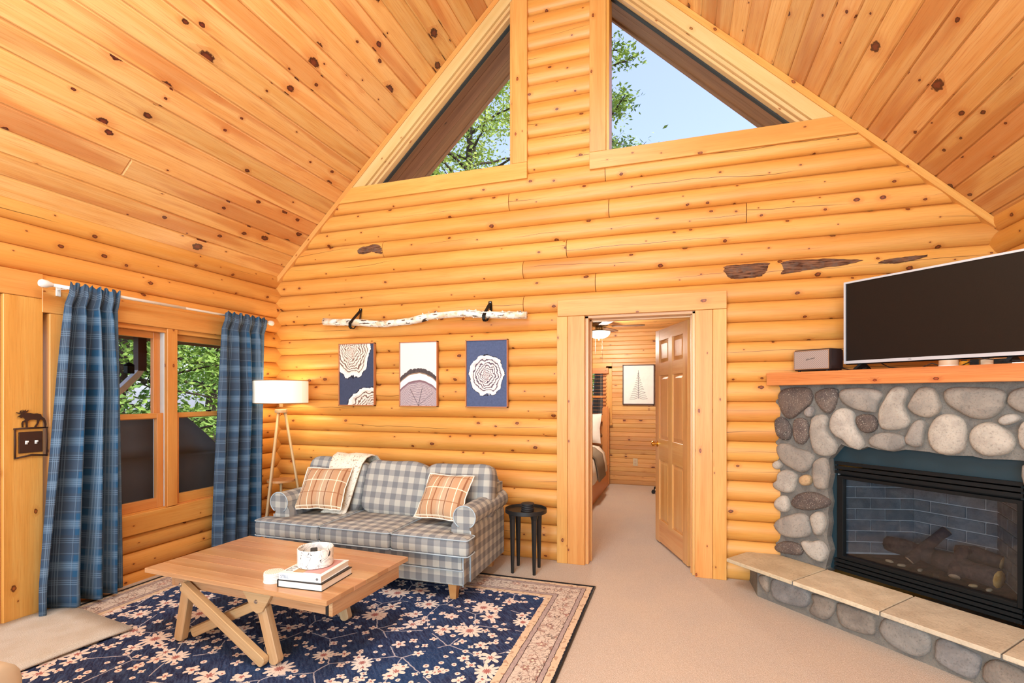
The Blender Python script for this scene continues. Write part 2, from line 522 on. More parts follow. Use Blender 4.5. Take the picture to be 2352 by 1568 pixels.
# rug print -----------------------------------------------------------------
def rug_material(hx, hy):
    g = G('rug_print', .95, .15)
    x, y, z = g.sep(g.obj())
    nzx = g.mul(g.sub(g.noise(g.obj(), 40.0, 2.0), .5), .012)
    X = g.add(x, nzx)
    Y = g.add(y, g.mul(g.sub(g.noise(g.com(y, x, 4.0), 40.0, 2.0), .5), .012))
    d = g.ma('MINIMUM', g.sub(hx, g.ma('ABSOLUTE', X)), g.sub(hy, g.ma('ABSOLUTE', Y)))

    def flowers(sc, prob, R0, petals, seed, amp=.5, sub=1.0):
        vec = g.com(g.add(g.mul(X, sc), seed), g.add(g.mul(Y, sc), seed * 1.7), 0.0)
        vn = g.n('TexVoronoi', {'Vector': vec, 'Scale': 1.0, 'Randomness': .75}, feature='F1', voronoi_dimensions='2D')
        df = g.n('VectorMath', {0: vec, 1: vn.outputs['Position']}, operation='SUBTRACT').outputs[0]
        dx, dy, _ = g.sep(df)
        kc = g.n('SeparateColor', {0: vn.outputs['Color']}).outputs
        ang = g.add(g.ma('ARCTAN2', dy, dx), g.mul(kc[2], 6.0))
        r = g.n('VectorMath', {0: df}, operation='LENGTH').outputs['Value']
        if petals:
            pet = g.ma('ABSOLUTE', g.ma('COSINE', g.mul(ang, petals / 2)))
            rr = g.mul(g.add(1 - amp, g.mul(pet, amp)), R0)
        else:
            rr = R0
        rr = g.mul(rr, g.add(.65, g.mul(kc[1], .35)))
        on = g.lt(kc[0], prob)
        return g.mul(g.lt(r, rr), on), g.mul(g.lt(r, g.mul(rr, .34)), on), kc[1]

    st = g.noise(g.com(g.mul(g.add(X, Y), 60.0), g.mul(g.sub(X, Y), 9.0)), 1.0, 3.0, .6)
    bl = g.noise(g.obj(), 1.6, 3.0)
    navy = g.mix(g.mr(st, .35, .75), lin((32, 38, 70)), lin((64, 82, 120)))
    navy = g.mix(g.mul(g.mr(bl, .45, .7), .5), navy, lin((30, 70, 118)))
    cream = lin((232, 220, 212))
    rose = lin((170, 108, 104))
    # angular vine lines
    ve = g.n('TexVoronoi', {'Vector': g.com(g.mul(X, 3.1), g.mul(Y, 3.1), 0.0), 'Scale': 1.0, 'Randomness': 1.0},
             feature='DISTANCE_TO_EDGE', voronoi_dimensions='2D').outputs['Distance']
    f = g.mix(g.mul(g.mul(g.lt(ve, .011), g.gt(g.noise(g.obj(), 5.0, 1.0), .45)), .75), navy, lin((190, 186, 196)))
    for sc, pr, R0, pt, sd, am in ((15.0, .32, .27, 0, 9.0, 0), (12.0, .36, .33, 4, 5.0, .6), (8.5, .26, .34, 4, 2.2, .75), (7.0, .38, .33, 5, 1.3, .6), (4.6, .40, .34, 6, 8.3, .7), (3.0, .55, .27, 11, 3.3, .55)):
        m1, m2, rr = flowers(sc, pr, R0, pt, sd, am)
        f = g.mix(m1, f, g.mix(g.mul(rr, .25), cream, lin((206, 168, 150))))
        f = g.mix(m2, f, rose)
    # border field
    iv = g.mix(g.noise(g.obj(), 9.0, 2.0), lin((222, 208, 194)), lin((198, 182, 172)))
    sc1 = g.ma('ABSOLUTE', g.sub(g.noise(g.obj(), 26.0, 2.0, .5, 1.2), .5))
    iv = g.mix(g.mul(g.lt(sc1, .018), .8), iv, lin((98, 76, 74)))
    sc2 = g.noise(g.com(y, x, 2.0), 30.0, 2.0, .5, .8)
    iv = g.mix(g.mul(g.gt(sc2, .63), .7), iv, lin((150, 108, 98)))
    ve2 = g.n('TexVoronoi', {'Vector': g.com(g.mul(X, 11.0), g.mul(Y, 11.0), 0.0), 'Scale': 1.0},
              feature='DISTANCE_TO_EDGE', voronoi_dimensions='2D').outputs['Distance']
    iv = g.mix(g.mul(g.lt(ve2, .03), .5), iv, lin((126, 94, 86)))
    m1, m2, rr = flowers(12.0, .6, .40, 5, 7.7, .6)
    iv = g.mix(g.mul(m1, .6), iv, g.mix(rr, lin((70, 56, 62)), lin((160, 90, 84))))
    iv = g.mix(m2, iv, lin((236, 214, 190)))
    tan = g.mix(g.mul(g.gt(g.noise(g.obj(), 34.0, 1.0), .6), .6), lin((214, 190, 164)), lin((164, 122, 98)))
    mau = g.mix(g.noise(g.obj(), 50.0, 1.0), lin((150, 132, 134)), lin((190, 172, 166)))
    dk = lin((70, 52, 52))

    def band(a, b, col, base):
        return g.mix(g.mul(g.gt(d, a), g.lt(d, b)), base, col)

    c = f
    c = band(-1.0, .300, tan, c)
    c = band(-1.0, .258, dk, c)
    c = band(-1.0, .254, mau, c)
    c = band(-1.0, .228, dk, c)
    c = band(-1.0, .224, iv, c)
    c = band(-1.0, .088, dk, c)
    c = band(-1.0, .084, mau, c)
    c = band(-1.0, .060, dk, c)
    c = band(-1.0, .056, tan, c)
    c = band(-1.0, .017, lin((34, 36, 44)), c)
    fade = g.noise(g.obj(), 120.0, 2.0)
    c = g.mix(g.mul(g.mr(fade, .5, .8), .22), c, lin((150, 140, 140)))
    g.col(c)
    g.bump(fade, .3, .003)
    MATS['rug_print'] = g.m


# canvas prints: slices of tree trunk -----------------------------------------
def rings_print(name, bg, spots, w, h, ringcols):
    """spots: list of (cx, cz, rx, rz, freq) in metres on the canvas"""
    g = G(name, .8, .2)
    x, y, z = g.sep(g.obj())
    nb = g.noise(g.obj(), 60.0, 3.0)
    c = g.mix(nb, lin(bg), lin(tuple(int(v * 1.25) for v in bg)))
    for (cx, cz, rx, rz, fr) in spots:
        dx = g.ma('DIVIDE', g.sub(x, cx), rx)
        dz = g.ma('DIVIDE', g.sub(z, cz), rz)
        vec = g.com(dx, dz, 0.0)
        r = g.n('VectorMath', {0: vec}, operation='LENGTH').outputs['Value']
        ang = g.com(g.ma('DIVIDE', dx, g.add(r, .01)), g.ma('DIVIDE', dz, g.add(r, .01)), r)
        wob = g.mul(g.sub(g.noise(ang, 1.9, 3.0), .5), .50)
        rr = g.add(r, wob)
        inside = g.lt(rr, 1.0)
        rim = g.mul(inside, g.gt(rr, .90))
        wv = g.ma('SINE', g.mul(g.ma('POWER', g.ma('MAXIMUM', rr, .001), .85), fr))
        tone = g.mix(g.mul(g.mr(g.noise(ang, 3.0, 2.0), .45, .7), .55), lin(ringcols[1]), lin(ringcols[2]))
        tone = g.mix(g.mr(wv, .1, .75), tone, lin(ringcols[0]))
        c = g.mix(inside, c, tone)
        c = g.mix(rim, c, lin((244, 236, 228)))
        edge = g.lt(g.ma('ABSOLUTE', g.sub(rr, 1.01)), .02)
        c = g.mix(g.mul(edge, g.gt(nb, .5)), c, lin((40, 38, 46)))
    g.col(c)
    MATS[name] = g.m


def arch_print(name):
    g = G(name, .8, .2)
    x, y, z = g.sep(g.obj())
    nz = g.mul(g.sub(g.noise(g.com(g.mul(x, 30.0), 2.0), 1.0, 4.0), .5), .05)
    nz2 = g.mul(g.sub(g.noise(g.com(g.mul(x, 8.0), 5.0), 1.0, 2.0), .5), .05)
    curve = g.sub(.0, g.mul(g.mul(x, x), 2.3))
    t = g.sub(z, g.add(curve, nz2))        # height above the sapwood line
    wv = g.ma('SINE', g.mul(g.add(t, g.mul(g.noise(g.obj(), 30.0, 2.0), .02)), 420.0))
    heart = g.mix(g.mr(wv, -.3, .8), lin((196, 178, 178)), lin((126, 104, 114)))
    heart = g.mix(g.mul(g.noise(g.obj(), 50.0, 3.0), .6), heart, lin((170, 160, 172)))
    c = lin((226, 222, 220))
    bark = g.mix(g.noise(g.obj(), 70.0, 2.0), lin((44, 40, 46)), lin((104, 92, 92)))
    c = g.mix(g.lt(t, g.add(.055, nz)), c, bark)
    c = g.mix(g.lt(t, .015), c, lin((150, 124, 104)))
    c = g.mix(g.lt(t, .005), c, lin((246, 238, 230)))
    c = g.mix(g.lt(t, -.055), c, lin((130, 102, 112)))
    c = g.mix(g.lt(t, -.075), c, heart)
    for k in (-.55, .25, 1.3):             # drying cracks from the pith
        dd = g.ma('ABSOLUTE', g.sub(g.sub(x, .0), g.mul(g.add(z, .29), k)))
        c = g.mix(g.mul(g.lt(dd, .0022), g.lt(t, -.12)), c, lin((60, 52, 60)))
    g.col(c)
    MATS[name] = g.m


rings_print('print_slices', (58, 64, 86), [(-.055, .234, .205, .262, 62), (.17, -.345, .27, .215, 62)], .4, .6, ((120, 92, 80), (236, 222, 212), (206, 166, 148)))
rings_print('print_single', (70, 80, 110), [(.0, -.015, .162, .175, 48)], .4, .6, ((88, 74, 90), (230, 218, 218), (190, 164, 166)))
arch_print('print_arch')


# ================================================================== mesh helpers
def M(m):
    return MATS[m] if isinstance(m, str) else m


def boxuv(me, ax=None):
    if not me.polygons:
        return
    uvl = me.uv_layers.new(name='UVMap') if not me.uv_layers else me.uv_layers[0]
    vs = me.vertices
    lo = [min(v.co[i] for v in vs) for i in range(3)]
    hi = [max(v.co[i] for v in vs) for i in range(3)]
    ext = [hi[i] - lo[i] for i in range(3)]
    cen = [(hi[i] + lo[i]) / 2 for i in range(3)]
    if ax is None:
        ax = ext.index(max(ext))
    for p in me.polygons:
        n = p.normal
        a = max(range(3), key=lambda i: abs(n[i]))
        oth = [i for i in range(3) if i != a]
        if oth[1] == ax:
            oth.reverse()
        for li in p.loop_indices:
            c = vs[me.loops[li].vertex_index].co
            uvl.data[li].uv = (c[oth[0]] - cen[oth[0]], c[oth[1]] - cen[oth[1]])


def link(name, me, mat, parent=None, loc=(0, 0, 0), rot=(0, 0, 0)):
    o = bpy.data.objects.new(name, me)
    COL.objects.link(o)
    if mat is not None and not me.materials:
        me.materials.append(M(mat))
    o.location = loc
    o.rotation_euler = rot
    if parent:
        o.parent = parent
    return o


def mk(name, V, F, mat, parent=None, loc=(0, 0, 0), rot=(0, 0, 0), smooth=False, uv=True, ax=None, uvs=None):
    me = bpy.data.meshes.new(name)
    me.from_pydata([tuple(v) for v in V], [], F)
    me.update()
    if smooth:
        for p in me.polygons:
            p.use_smooth = True
    if uvs:
        l = me.uv_layers.new(name='UVMap')
        for p in me.polygons:
            for li in p.loop_indices:
                l.data[li].uv = uvs[me.loops[li].vertex_index]
    elif uv:
        boxuv(me, ax)
    return link(name, me, mat, parent, loc, rot)


def from_bm(name, bm, mat, parent=None, loc=(0, 0, 0), rot=(0, 0, 0), smooth=False, ax=None):
    bmesh.ops.recalc_face_normals(bm, faces=bm.faces)
    me = bpy.data.meshes.new(name)
    bm.to_mesh(me)
    bm.free()
    if smooth:
        for p in me.polygons:
            p.use_smooth = True
    boxuv(me, ax)
    return link(name, me, mat, parent, loc, rot)


def box(name, b, mat, parent=None, bev=0.0, seg=1, loc=(0, 0, 0), rot=(0, 0, 0), ax=None, smooth=False):
    """b = (x0, x1, y0, y1, z0, z1)"""
    bm = bmesh.new()
    bmesh.ops.create_cube(bm, size=1)
    for v in bm.verts:
        v.co = Vector((b[0] + (v.co.x + .5) * (b[1] - b[0]), b[2] + (v.co.y + .5) * (b[3] - b[2]), b[4] + (v.co.z + .5) * (b[5] - b[4])))
    if bev:
        bmesh.ops.bevel(bm, geom=list(bm.edges), offset=bev, segments=seg, affect='EDGES')
    return from_bm(name, bm, mat, parent, loc, rot, smooth, ax)


def prism(name, poly, a, b, mat, parent=None, plane='xz', bev=0.0, seg=1, loc=(0, 0, 0), rot=(0, 0, 0), ax=None, smooth=False):
    """polygon in the given plane, extruded along the third axis from a to b"""
    bm = bmesh.new()

    def P(q, t):
        return {'xz': (q[0], t, q[1]), 'xy': (q[0], q[1], t), 'yz': (t, q[0], q[1])}[plane]
    v0 = [bm.verts.new(P(q, a)) for q in poly]
    v1 = [bm.verts.new(P(q, b)) for q in poly]
    n = len(poly)
    bm.faces.new(v0)
    bm.faces.new(v1[::-1])
    for i in range(n):
        bm.faces.new((v0[i], v1[i], v1[(i + 1) % n], v0[(i + 1) % n]))
    if bev:
        bmesh.ops.recalc_face_normals(bm, faces=bm.faces)
        bmesh.ops.bevel(bm, geom=[e for e in bm.edges if e.calc_face_angle(0) > .4], offset=bev, segments=seg, affect='EDGES')
    return from_bm(name, bm, mat, parent, loc, rot, smooth, ax)


def lathe(name, prof, mat, parent=None, seg=24, loc=(0, 0, 0), rot=(0, 0, 0), sx=1.0, sy=1.0, smooth=True):
    V, F, U = [], [], []
    n = len(prof)
    for i in range(seg + 1):
        a = 2 * PI * i / seg
        acc = 0
        for j, (r, z) in enumerate(prof):
            V.append((r * math.cos(a) * sx, r * math.sin(a) * sy, z))
            if j:
                acc += math.hypot(r - prof[j - 1][0], z - prof[j - 1][1])
            U.append((a * max(q[0] for q in prof), acc))
    for i in range(seg):
        for j in range(n - 1):
            F.append((i * n + j, (i + 1) * n + j, (i + 1) * n + j + 1, i * n + j + 1))
    o = mk(name, V, F, mat, parent, loc, rot, smooth, uvs=U)
    if smooth:
        me = o.data
        try:
            me.set_sharp_from_angle(angle=R(40))
        except Exception:
            pass
    return o


def tube(name, pts, rad, mat, parent=None, seg=8, loc=(0, 0, 0), rot=(0, 0, 0), closed=False, smooth=True, sq=None):
    """swept tube; rad is one radius or a list; sq=(w,h) makes a bar of rectangular section"""
    V, F, U = tube_data(pts, rad, seg, closed, sq)
    return mk(name, V, F, mat, parent, loc, rot, smooth and not sq, uvs=U)


def tube_data(pts, rad, seg=8, closed=False, sq=None):
    pts = [Vector(p) for p in pts]
    n = len(pts)
    V, F, U = [], [], []
    up = None
    L = 0
    if sq:
        seg = 4
    for i, p in enumerate(pts):
        if closed:
            t = pts[(i + 1) % n] - pts[i - 1]
        else:
            t = pts[min(i + 1, n - 1)] - pts[max(i - 1, 0)]
        t.normalize()
        if up is None:
            up = Vector((0, 0, 1)) if abs(t.z) < .9 else Vector((0, 1, 0))
        s = t.cross(up).normalized()
        up = s.cross(t).normalized()
        r = rad[i] if isinstance(rad, (list, tuple)) else rad
        if i:
            L += (pts[i] - pts[i - 1]).length
        for k in range(seg):
            if sq:
                a, b = ((1, 1), (-1, 1), (-1, -1), (1, -1))[k]
                q = p + s * (a * sq[0] / 2) + up * (b * sq[1] / 2)
            else:
                a = 2 * PI * k / seg
                q = p + (s * math.cos(a) + up * math.sin(a)) * r
            V.append(q)
            U.append((L, k * .02))
    m = n if closed else n - 1
    for i in range(m):
        for k in range(seg):
            a, b = i * seg + k, i * seg + (k + 1) % seg
            c, d = ((i + 1) % n) * seg + (k + 1) % seg, ((i + 1) % n) * seg + k
            F.append((a, b, c, d))
    if not closed:
        F.append(tuple(range(seg))[::-1])
        F.append(tuple((n - 1) * seg + k for k in range(seg)))
    return V, F, U


def superq(name, half, e, mat, parent=None, loc=(0, 0, 0), rot=(0, 0, 0), nu=32, nv=16, crown=0.0, sag=None):
    """rounded cushion block; e small = boxier"""
    a, b, c = half
    pw = lambda w, m: math.copysign(abs(w) ** m, w)
    V, F = [], []
    for j in range(nv + 1):
        f = -PI / 2 + PI * j / nv
        for i in range(nu):
            t = 2 * PI * i / nu
            x = a * pw(math.cos(f), e) * pw(math.cos(t), e)
            y = b * pw(math.cos(f), e) * pw(math.sin(t), e)
            z = c * pw(math.sin(f), e)
            if crown:
                k = (1 - (x / a) ** 2) * (1 - (y / b) ** 2)
                z += crown * k * (1 if z > 0 else -.3)
            if sag:
                z += sag * mnoise.noise(Vector((x * 5, y * 5, loc[0] * 7)))
                y += sag * mnoise.noise(Vector((x * 5, z * 6, loc[0] * 5 + 3)))
            V.append((x, y, z))
    for j in range(nv):
        for i in range(nu):
            F.append((j * nu + i, j * nu + (i + 1) % nu, (j + 1) * nu + (i + 1) % nu, (j + 1) * nu + i))
    return mk(name, V, F, mat, parent, loc, rot, True)


def pillow(name, w, h, t, mat, parent=None, loc=(0, 0, 0), rot=(0, 0, 0), n=14):
    """knife-edge pillow in the xz plane, thickness along y"""
    V, F, U = [], [], []
    for s in (-1, 1):
        for j in range(n + 1):
            for i in range(n + 1):
                x, z = -1 + 2 * i / n, -1 + 2 * j / n
                k = max(0, (1 - abs(x) ** 2.4) * (1 - abs(z) ** 2.4)) ** .55
                pin = 1 - .07 * (1 - abs(x)) * (abs(z) ** 3)
                pin2 = 1 - .07 * (1 - abs(z)) * (abs(x) ** 3)
                y = s * t / 2 * k * (1 + .15 * mnoise.noise(Vector((x * 2.2, z * 2.2, s * 3 + loc[0]))))
                V.append((x * w / 2 * pin2, y, z * h / 2 * pin))
                U.append((x * w / 2, z * h / 2))
    m = (n + 1) ** 2
    for s in (0, 1):
        for j in range(n):
            for i in range(n):
                a = s * m + j * (n + 1) + i
                q = (a, a + 1, a + n + 2, a + n + 1)
                F.append(q if s == 0 else q[::-1])
    return mk(name, V, F, mat, parent, loc, rot, True, uvs=U)


def sheet(name, rows, mat, parent=None, thick=.004, uvs=None, loc=(0, 0, 0), rot=(0, 0, 0)):
    """cloth from a grid of points (list of rows), given real thickness"""
    nr, nc = len(rows), len(rows[0])
    V = [p for r in rows for p in r]
    F = [(j * nc + i, j * nc + i + 1, (j + 1) * nc + i + 1, (j + 1) * nc + i) for j in range(nr - 1) for i in range(nc - 1)]
    if uvs is None:
        U = []
        for j in range(nr):
            acc = 0
            for i in range(nc):
                if i:
                    acc += (Vector(rows[j][i]) - Vector(rows[j][i - 1])).length
                bcc = sum((Vector(rows[q][nc // 2]) - Vector(rows[q - 1][nc // 2])).length for q in range(1, j + 1))
                U.append((acc, bcc))
    else:
        U = [p for r in uvs for p in r]
    o = mk(name, V, F, mat, parent, loc, rot, True, uvs=U)
    m = o.modifiers.new('solid', 'SOLIDIFY')
    m.thickness = thick
    m.offset = 0
    return o


def smooth_poly(poly, k=3):
    out = []
    n = len(poly)
    for i in range(n):
        p0, p1, p2, p3 = (Vector(poly[(i + d) % n]) for d in (-1, 0, 1, 2))
        for s in range(k):
            t = s / k
            out.append(.5 * ((2 * p1) + (p2 - p0) * t + (2 * p0 - 5 * p1 + 4 * p2 - p3) * t * t + (3 * p1 - p0 - 3 * p2 + p3) * t ** 3))
    return out


def pebble(name, poly, mat, parent, y0, depth, loc=(0, 0, 0), rot=(0, 0, 0), flat=False):
    """rounded fieldstone from its outline in the local xz plane, bulging towards -y"""
    q = smooth_poly(poly, 2)
    c = sum(q, Vector((0, 0))) / len(q)
    prof = ((1.0, 0), (.985, .35), (.93, .66), (.8, .87), (.5, .98))
    V, F = [], []
    n = len(q)
    for s, d in prof:
        for p in q:
            w = c + (p - c) * s
            b = mnoise.noise(Vector((w.x * 9, w.y * 9, c.x * 5))) * .2 * d * depth
            V.append((w.x, y0 - d * depth - b, w.y))
    for k in range(len(prof) - 1):
        for i in range(n):
            F.append((k * n + i, k * n + (i + 1) % n, (k + 1) * n + (i + 1) % n, (k + 1) * n + i))
    V.append((c.x, y0 - depth * 1.02, c.y))
    last = (len(prof) - 1) * n
    for i in range(n):
        F.append((last + i, last + (i + 1) % n, len(V) - 1))
    # normals: outline may run either way
    area = sum(q[i].x * q[(i + 1) % n].y - q[(i + 1) % n].x * q[i].y for i in range(n))
    if area < 0:
        F = [f[::-1] for f in F]
    return mk(name, V, F, mat, parent, loc, rot, True)


def text_mesh(name, s, size, mat, parent, loc, rot, depth=.0006):
    cu = bpy.data.curves.new('txt', 'FONT')
    cu.body = s
    cu.size = size
    cu.extrude = depth
    to = bpy.data.objects.new('txt', cu)
    COL.objects.link(to)
    dg = bpy.context.evaluated_depsgraph_get()
    me = bpy.data.meshes.new_from_object(to.evaluated_get(dg))
    bpy.data.objects.remove(to)
    me.materials.clear()
    return link(name, me, mat, parent, loc, rot)


def tag(o, label=None, cat=None, group=None, kind=None):
    if label:
        o['label'] = label
    if cat:
        o['category'] = cat
    if group:
        o['group'] = group
    if kind:
        o['kind'] = kind
    return o


def thing(name, label, cat, loc=(0, 0, 0), rz=0.0, group=None):
    o = bpy.data.objects.new(name, None)
    COL.objects.link(o)
    o.empty_display_size = .1
    o.location = loc
    o.rotation_euler = (0, 0, rz)
    return tag(o, label, cat, group)


def struct(name, loc=(0, 0, 0), rot=(0, 0, 0)):
    o = bpy.data.objects.new(name, None)
    COL.objects.link(o)
    o.empty_display_size = .1
    o.location = loc
    o.rotation_euler = rot
    o['kind'] = 'structure'
    return o


# ================================================================== the shell
P = .1524          # log pitch
DEP = .043         # how far a log bulges out of the wall
Z0 = 3.194         # a joint on the gable wall
RX = 2.975         # ridge
SL = .96           # roof slope


def ceil_z(x):
    return 2.594 + SL * min(x, 2 * RX - x)


def arc(dz):
    return DEP * max(0, 1 - abs(2 * dz / P) ** 2.2) ** .62


def log_piece(parent, xa, xb, zc, rot=(0, 0, 0), loc=(0, 0, 0), mat='log', n=8, rake=False, zlo=None):
    """half-round log along local x, bulging to -y, centred on height zc; ends cut to the roof slope if rake"""
    V, U, F = [], [], []
    prof = []
    for k in range(n + 1):
        t = -1 + 2 * k / n
        z = P / 2 * math.sin(t * PI / 2)
        prof.append((-arc(z), z))
    prof.append((.10, P / 2))
    prof.append((.10, -P / 2))
    m = len(prof)
    xc = (xa + xb) / 2
    for e, x in ((0, xa), (1, xb)):
        s = 0
        for (y, z) in prof:
            xx = x
            if rake:
                lim = (zc + z - 2.60) / SL + .01
                xx = max(x, lim) if e == 0 else min(x, 2 * RX - lim)
            V.append((xx - xc, y, z))
            U.append((xx - xc, z))
    for k in range(m):
        F.append((k, m + k, m + (k + 1) % m, (k + 1) % m))
    F.append(tuple(range(m)))
    F.append(tuple(range(2 * m - 1, m - 1, -1)))
    o = mk('log', V, F, mat, parent, uvs=U)
    for pl in o.data.polygons:
        pl.use_smooth = len(pl.vertices) == 4
    o.data.set_sharp_from_angle(angle=R(50))
    o.location = (xc, 0, zc)
    return o


def bark_patch(parent, poly, zc):
    """torn strip of bark lying on a log; outline in (x, z) of the wall, parent is the log"""
    q = smooth_poly(poly, 6)
    q = [p + Vector((mnoise.noise(Vector((p.x * 60, p.y * 160, 1))) * .016, mnoise.noise(Vector((p.x * 90, p.y * 90, 5))) * .006)) for p in q]
    c = sum(q, Vector((0, 0))) / len(q)
    px = parent.location.x
    V, F = [], []
    n = len(q)
    rnd = random.Random(int(c.x * 1000))
    for s, lift in ((1.0, .0), (.96, .004), (.7, .006), (.35, .006)):
        for p in q:
            w = c + (p - c) * s
            dz = max(-P / 2, min(P / 2, w.y - zc))
            V.append((w.x - px, -arc(dz) - lift - rnd.uniform(0, .0015), dz))
    for k in range(3):
        for i in range(n):
            F.append((k * n + i, k * n + (i + 1) % n, (k + 1) * n + (i + 1) % n, (k + 1) * n + i))
    F.append(tuple(3 * n + i for i in range(n)))
    return mk('bark_patch', V, F, 'bark', parent, smooth=False)


def wx(u_x):
    return u_x


floor = box('floor', (-.15, 6.15, -8.1, 4.1, -.05, 0), 'carpet')
floor['kind'] = 'structure'

# ---- gable wall (back) -------------------------------------------------------
wall_back = struct('wall_back')
DX0, DX1 = 3.14, 4.14      # rough door opening behind the casings
GAP = .0025
seams = {-1: [3.37], 0: [2.53], 1: [3.40], 2: [1.26, 4.44], 3: [3.045], 4: [2.66], 5: [3.29], 6: [2.665]}
LOGS = {}
for i in range(-1, 21):
    zc = Z0 - (i + .5) * P
    cuts = [-.02] + seams.get(i, []) + [5.98]
    top = zc + P / 2
    if top < 2.2:
        cuts = [-.02, DX0, None, DX1, 5.98]
    elif i == 6:
        pass
    pieces = []
    k = 0
    while k < len(cuts) - 1:
        if cuts[k + 1] is None:
            k += 2
            continue
        if cuts[k] is None:
            k += 1
            continue
        pieces.append((cuts[k], cuts[k + 1]))
        k += 1
    for (a, b) in pieces:
        LOGS[(i, round(a, 2))] = log_piece(wall_back, a + GAP, b - GAP, zc, rake=(top > 2.5))
i = -2
while True:
    zc = Z0 - (i + .5) * P
    if zc + P / 2 > ceil_z(RX):
        break
    log_piece(wall_back, 2.64, 3.31, zc)
    i -= 1
bz = lambda i: Z0 - (i + .5) * P
bark_patch(LOGS[(2, -.02)], [(.985, 2.80), (1.02, 2.845), (1.09, 2.85), (1.15, 2.862), (1.22, 2.85), (1.252, 2.815), (1.252, 2.765), (1.2, 2.775), (1.14, 2.79), (1.05, 2.775)], bz(2))
bark_patch(LOGS[(5, 3.29)], [(4.275, 2.385), (4.30, 2.412), (4.45, 2.415), (4.585, 2.413), (4.58, 2.36), (4.54, 2.315), (4.45, 2.305), (4.33, 2.31), (4.295, 2.345)], bz(5))
bark_patch(LOGS[(5, 3.29)], [(4.68, 2.405), (4.74, 2.418), (4.95, 2.412), (5.13, 2.39), (5.19, 2.375), (5.08, 2.352), (4.9, 2.34), (4.78, 2.325), (4.675, 2.32), (4.69, 2.36)], bz(5))
bark_patch(LOGS[(5, 3.29)], [(5.29, 2.352), (5.34, 2.372), (5.45, 2.38), (5.56, 2.385), (5.57, 2.37), (5.46, 2.345), (5.36, 2.34)], bz(5))

# ---- left wall -----------------------------------------------------------------
# local x runs along +y of the room, local -y looks into the room (+x)
wall_left = struct('wall_left', (0, 0, 0), (0, 0, R(90)))
ZL = 2.508


def left_log(ya, yb, zc):
    # local x = world y ; rotation +90 about z turns local -y into world +x
    return log_piece(wall_left, ya, yb, zc)


WY0, WY1 = -2.06, -.42      # window rough opening
DY0, DY1 = -3.20, -2.24     # door rough opening
for k in range(0, 17):
    zc = ZL - (k + .5) * P
    top, bot = zc + P / 2, zc - P / 2
    if k < 2:
        left_log(-4.2, 0, zc)
        left_log(-8.0, -4.2 - GAP, zc)
    elif bot > 1.97:
        left_log(DY1 - .02, 0, zc)
        left_log(-8.0, DY0, zc)
    elif top > .47:
        left_log(WY1, 0, zc)
        left_log(-8.0, DY0, zc)
    else:
        left_log(DY1 + .12, 0, zc)
        left_log(-8.0, DY0, zc)
left_log(-8.0, 0, ZL + P / 2)

# ---- right wall ------------------------------------------------------------------
wall_right = struct('wall_right', (5.98, 0, 0), (0, 0, R(-90)))
for k in range(-1, 17):
    zc = ZL - (k + .5) * P
    log_piece(wall_right, 0, 8.0, zc)

# ---- unseen front wall behind the camera, assumed wide opening to let light in --------------------------------
wall_front = struct('wall_front')
box('panel', (-.1, 6.1, -8.12, -8.0, 0, .3), 'log', wall_front)
box('panel', (-.1, 6.1, -8.12, -8.0, 3.2, 5.6), 'log', wall_front)
box('panel', (-.1, .35, -8.12, -8.0, .3, 3.2), 'log', wall_front)
box('panel', (5.65, 6.1, -8.12, -8.0, .3, 3.2), 'log', wall_front)

# ---- ceiling ---------------------------------------------------------------------
ceiling = struct('ceiling')
BW = .1395
ang = math.atan(SL)
slope_len = RX / math.cos(ang)
nb = int(slope_len / BW) + 1
rnd = random.Random(4)
board_mesh = {}


def ceil_board(ln):
    key = round(ln, 3)
    if key in board_mesh:
        return board_mesh[key]
    bm = bmesh.new()
    bmesh.ops.create_cube(bm, size=1)
    for v in bm.verts:
        v.co = Vector((v.co.x * ln, v.co.y * (BW - .0008), v.co.z * .02 + .01))
    eds = [e for e in bm.edges if all(v.co.z < .005 for v in e.verts)]
    bmesh.ops.bevel(bm, geom=eds, offset=.009, segments=1, affect='EDGES')
    bmesh.ops.recalc_face_normals(bm, faces=bm.faces)
    me = bpy.data.meshes.new('board')
    bm.to_mesh(me)
    bm.free()
    boxuv(me, 0)
    me.materials.append(M('ceiling_board'))
    board_mesh[key] = me
    return me


for side in (0, 1):
    for k in range(nb):
        s = (k + .5) * BW - .10
        x = s * math.cos(ang)
        z = 2.594 + s * math.sin(ang)
        if side:
            x = 2 * RX - x
        runs = [(-8.0, .0)]
        if rnd.random() < .07:
            c = rnd.uniform(-2.6, -.6)
            runs = [(-8.0, c), (c, .0)]
        for (a, b) in runs:
            o = link('board', ceil_board(b - a), None, ceiling)
            # board x axis -> world y, board y axis -> up the slope, board +z -> outwards
            ca, sa = math.cos(ang), math.sin(ang)
            up = Vector((ca, 0, sa)) if not side else Vector((-ca, 0, sa))
            xx = Vector((0, -1, 0)) if not side else Vector((0, 1, 0))
            nn = xx.cross(up)
            o.matrix_local = Matrix(((xx.x, up.x, nn.x, x), (xx.y, up.y, nn.y, (a + b) / 2), (xx.z, up.z, nn.z, z), (0, 0, 0, 1)))
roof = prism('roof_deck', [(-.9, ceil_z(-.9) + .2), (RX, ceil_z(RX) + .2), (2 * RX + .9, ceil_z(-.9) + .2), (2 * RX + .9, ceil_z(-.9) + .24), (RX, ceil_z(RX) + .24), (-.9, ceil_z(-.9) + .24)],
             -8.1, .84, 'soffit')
roof['kind'] = 'structure'


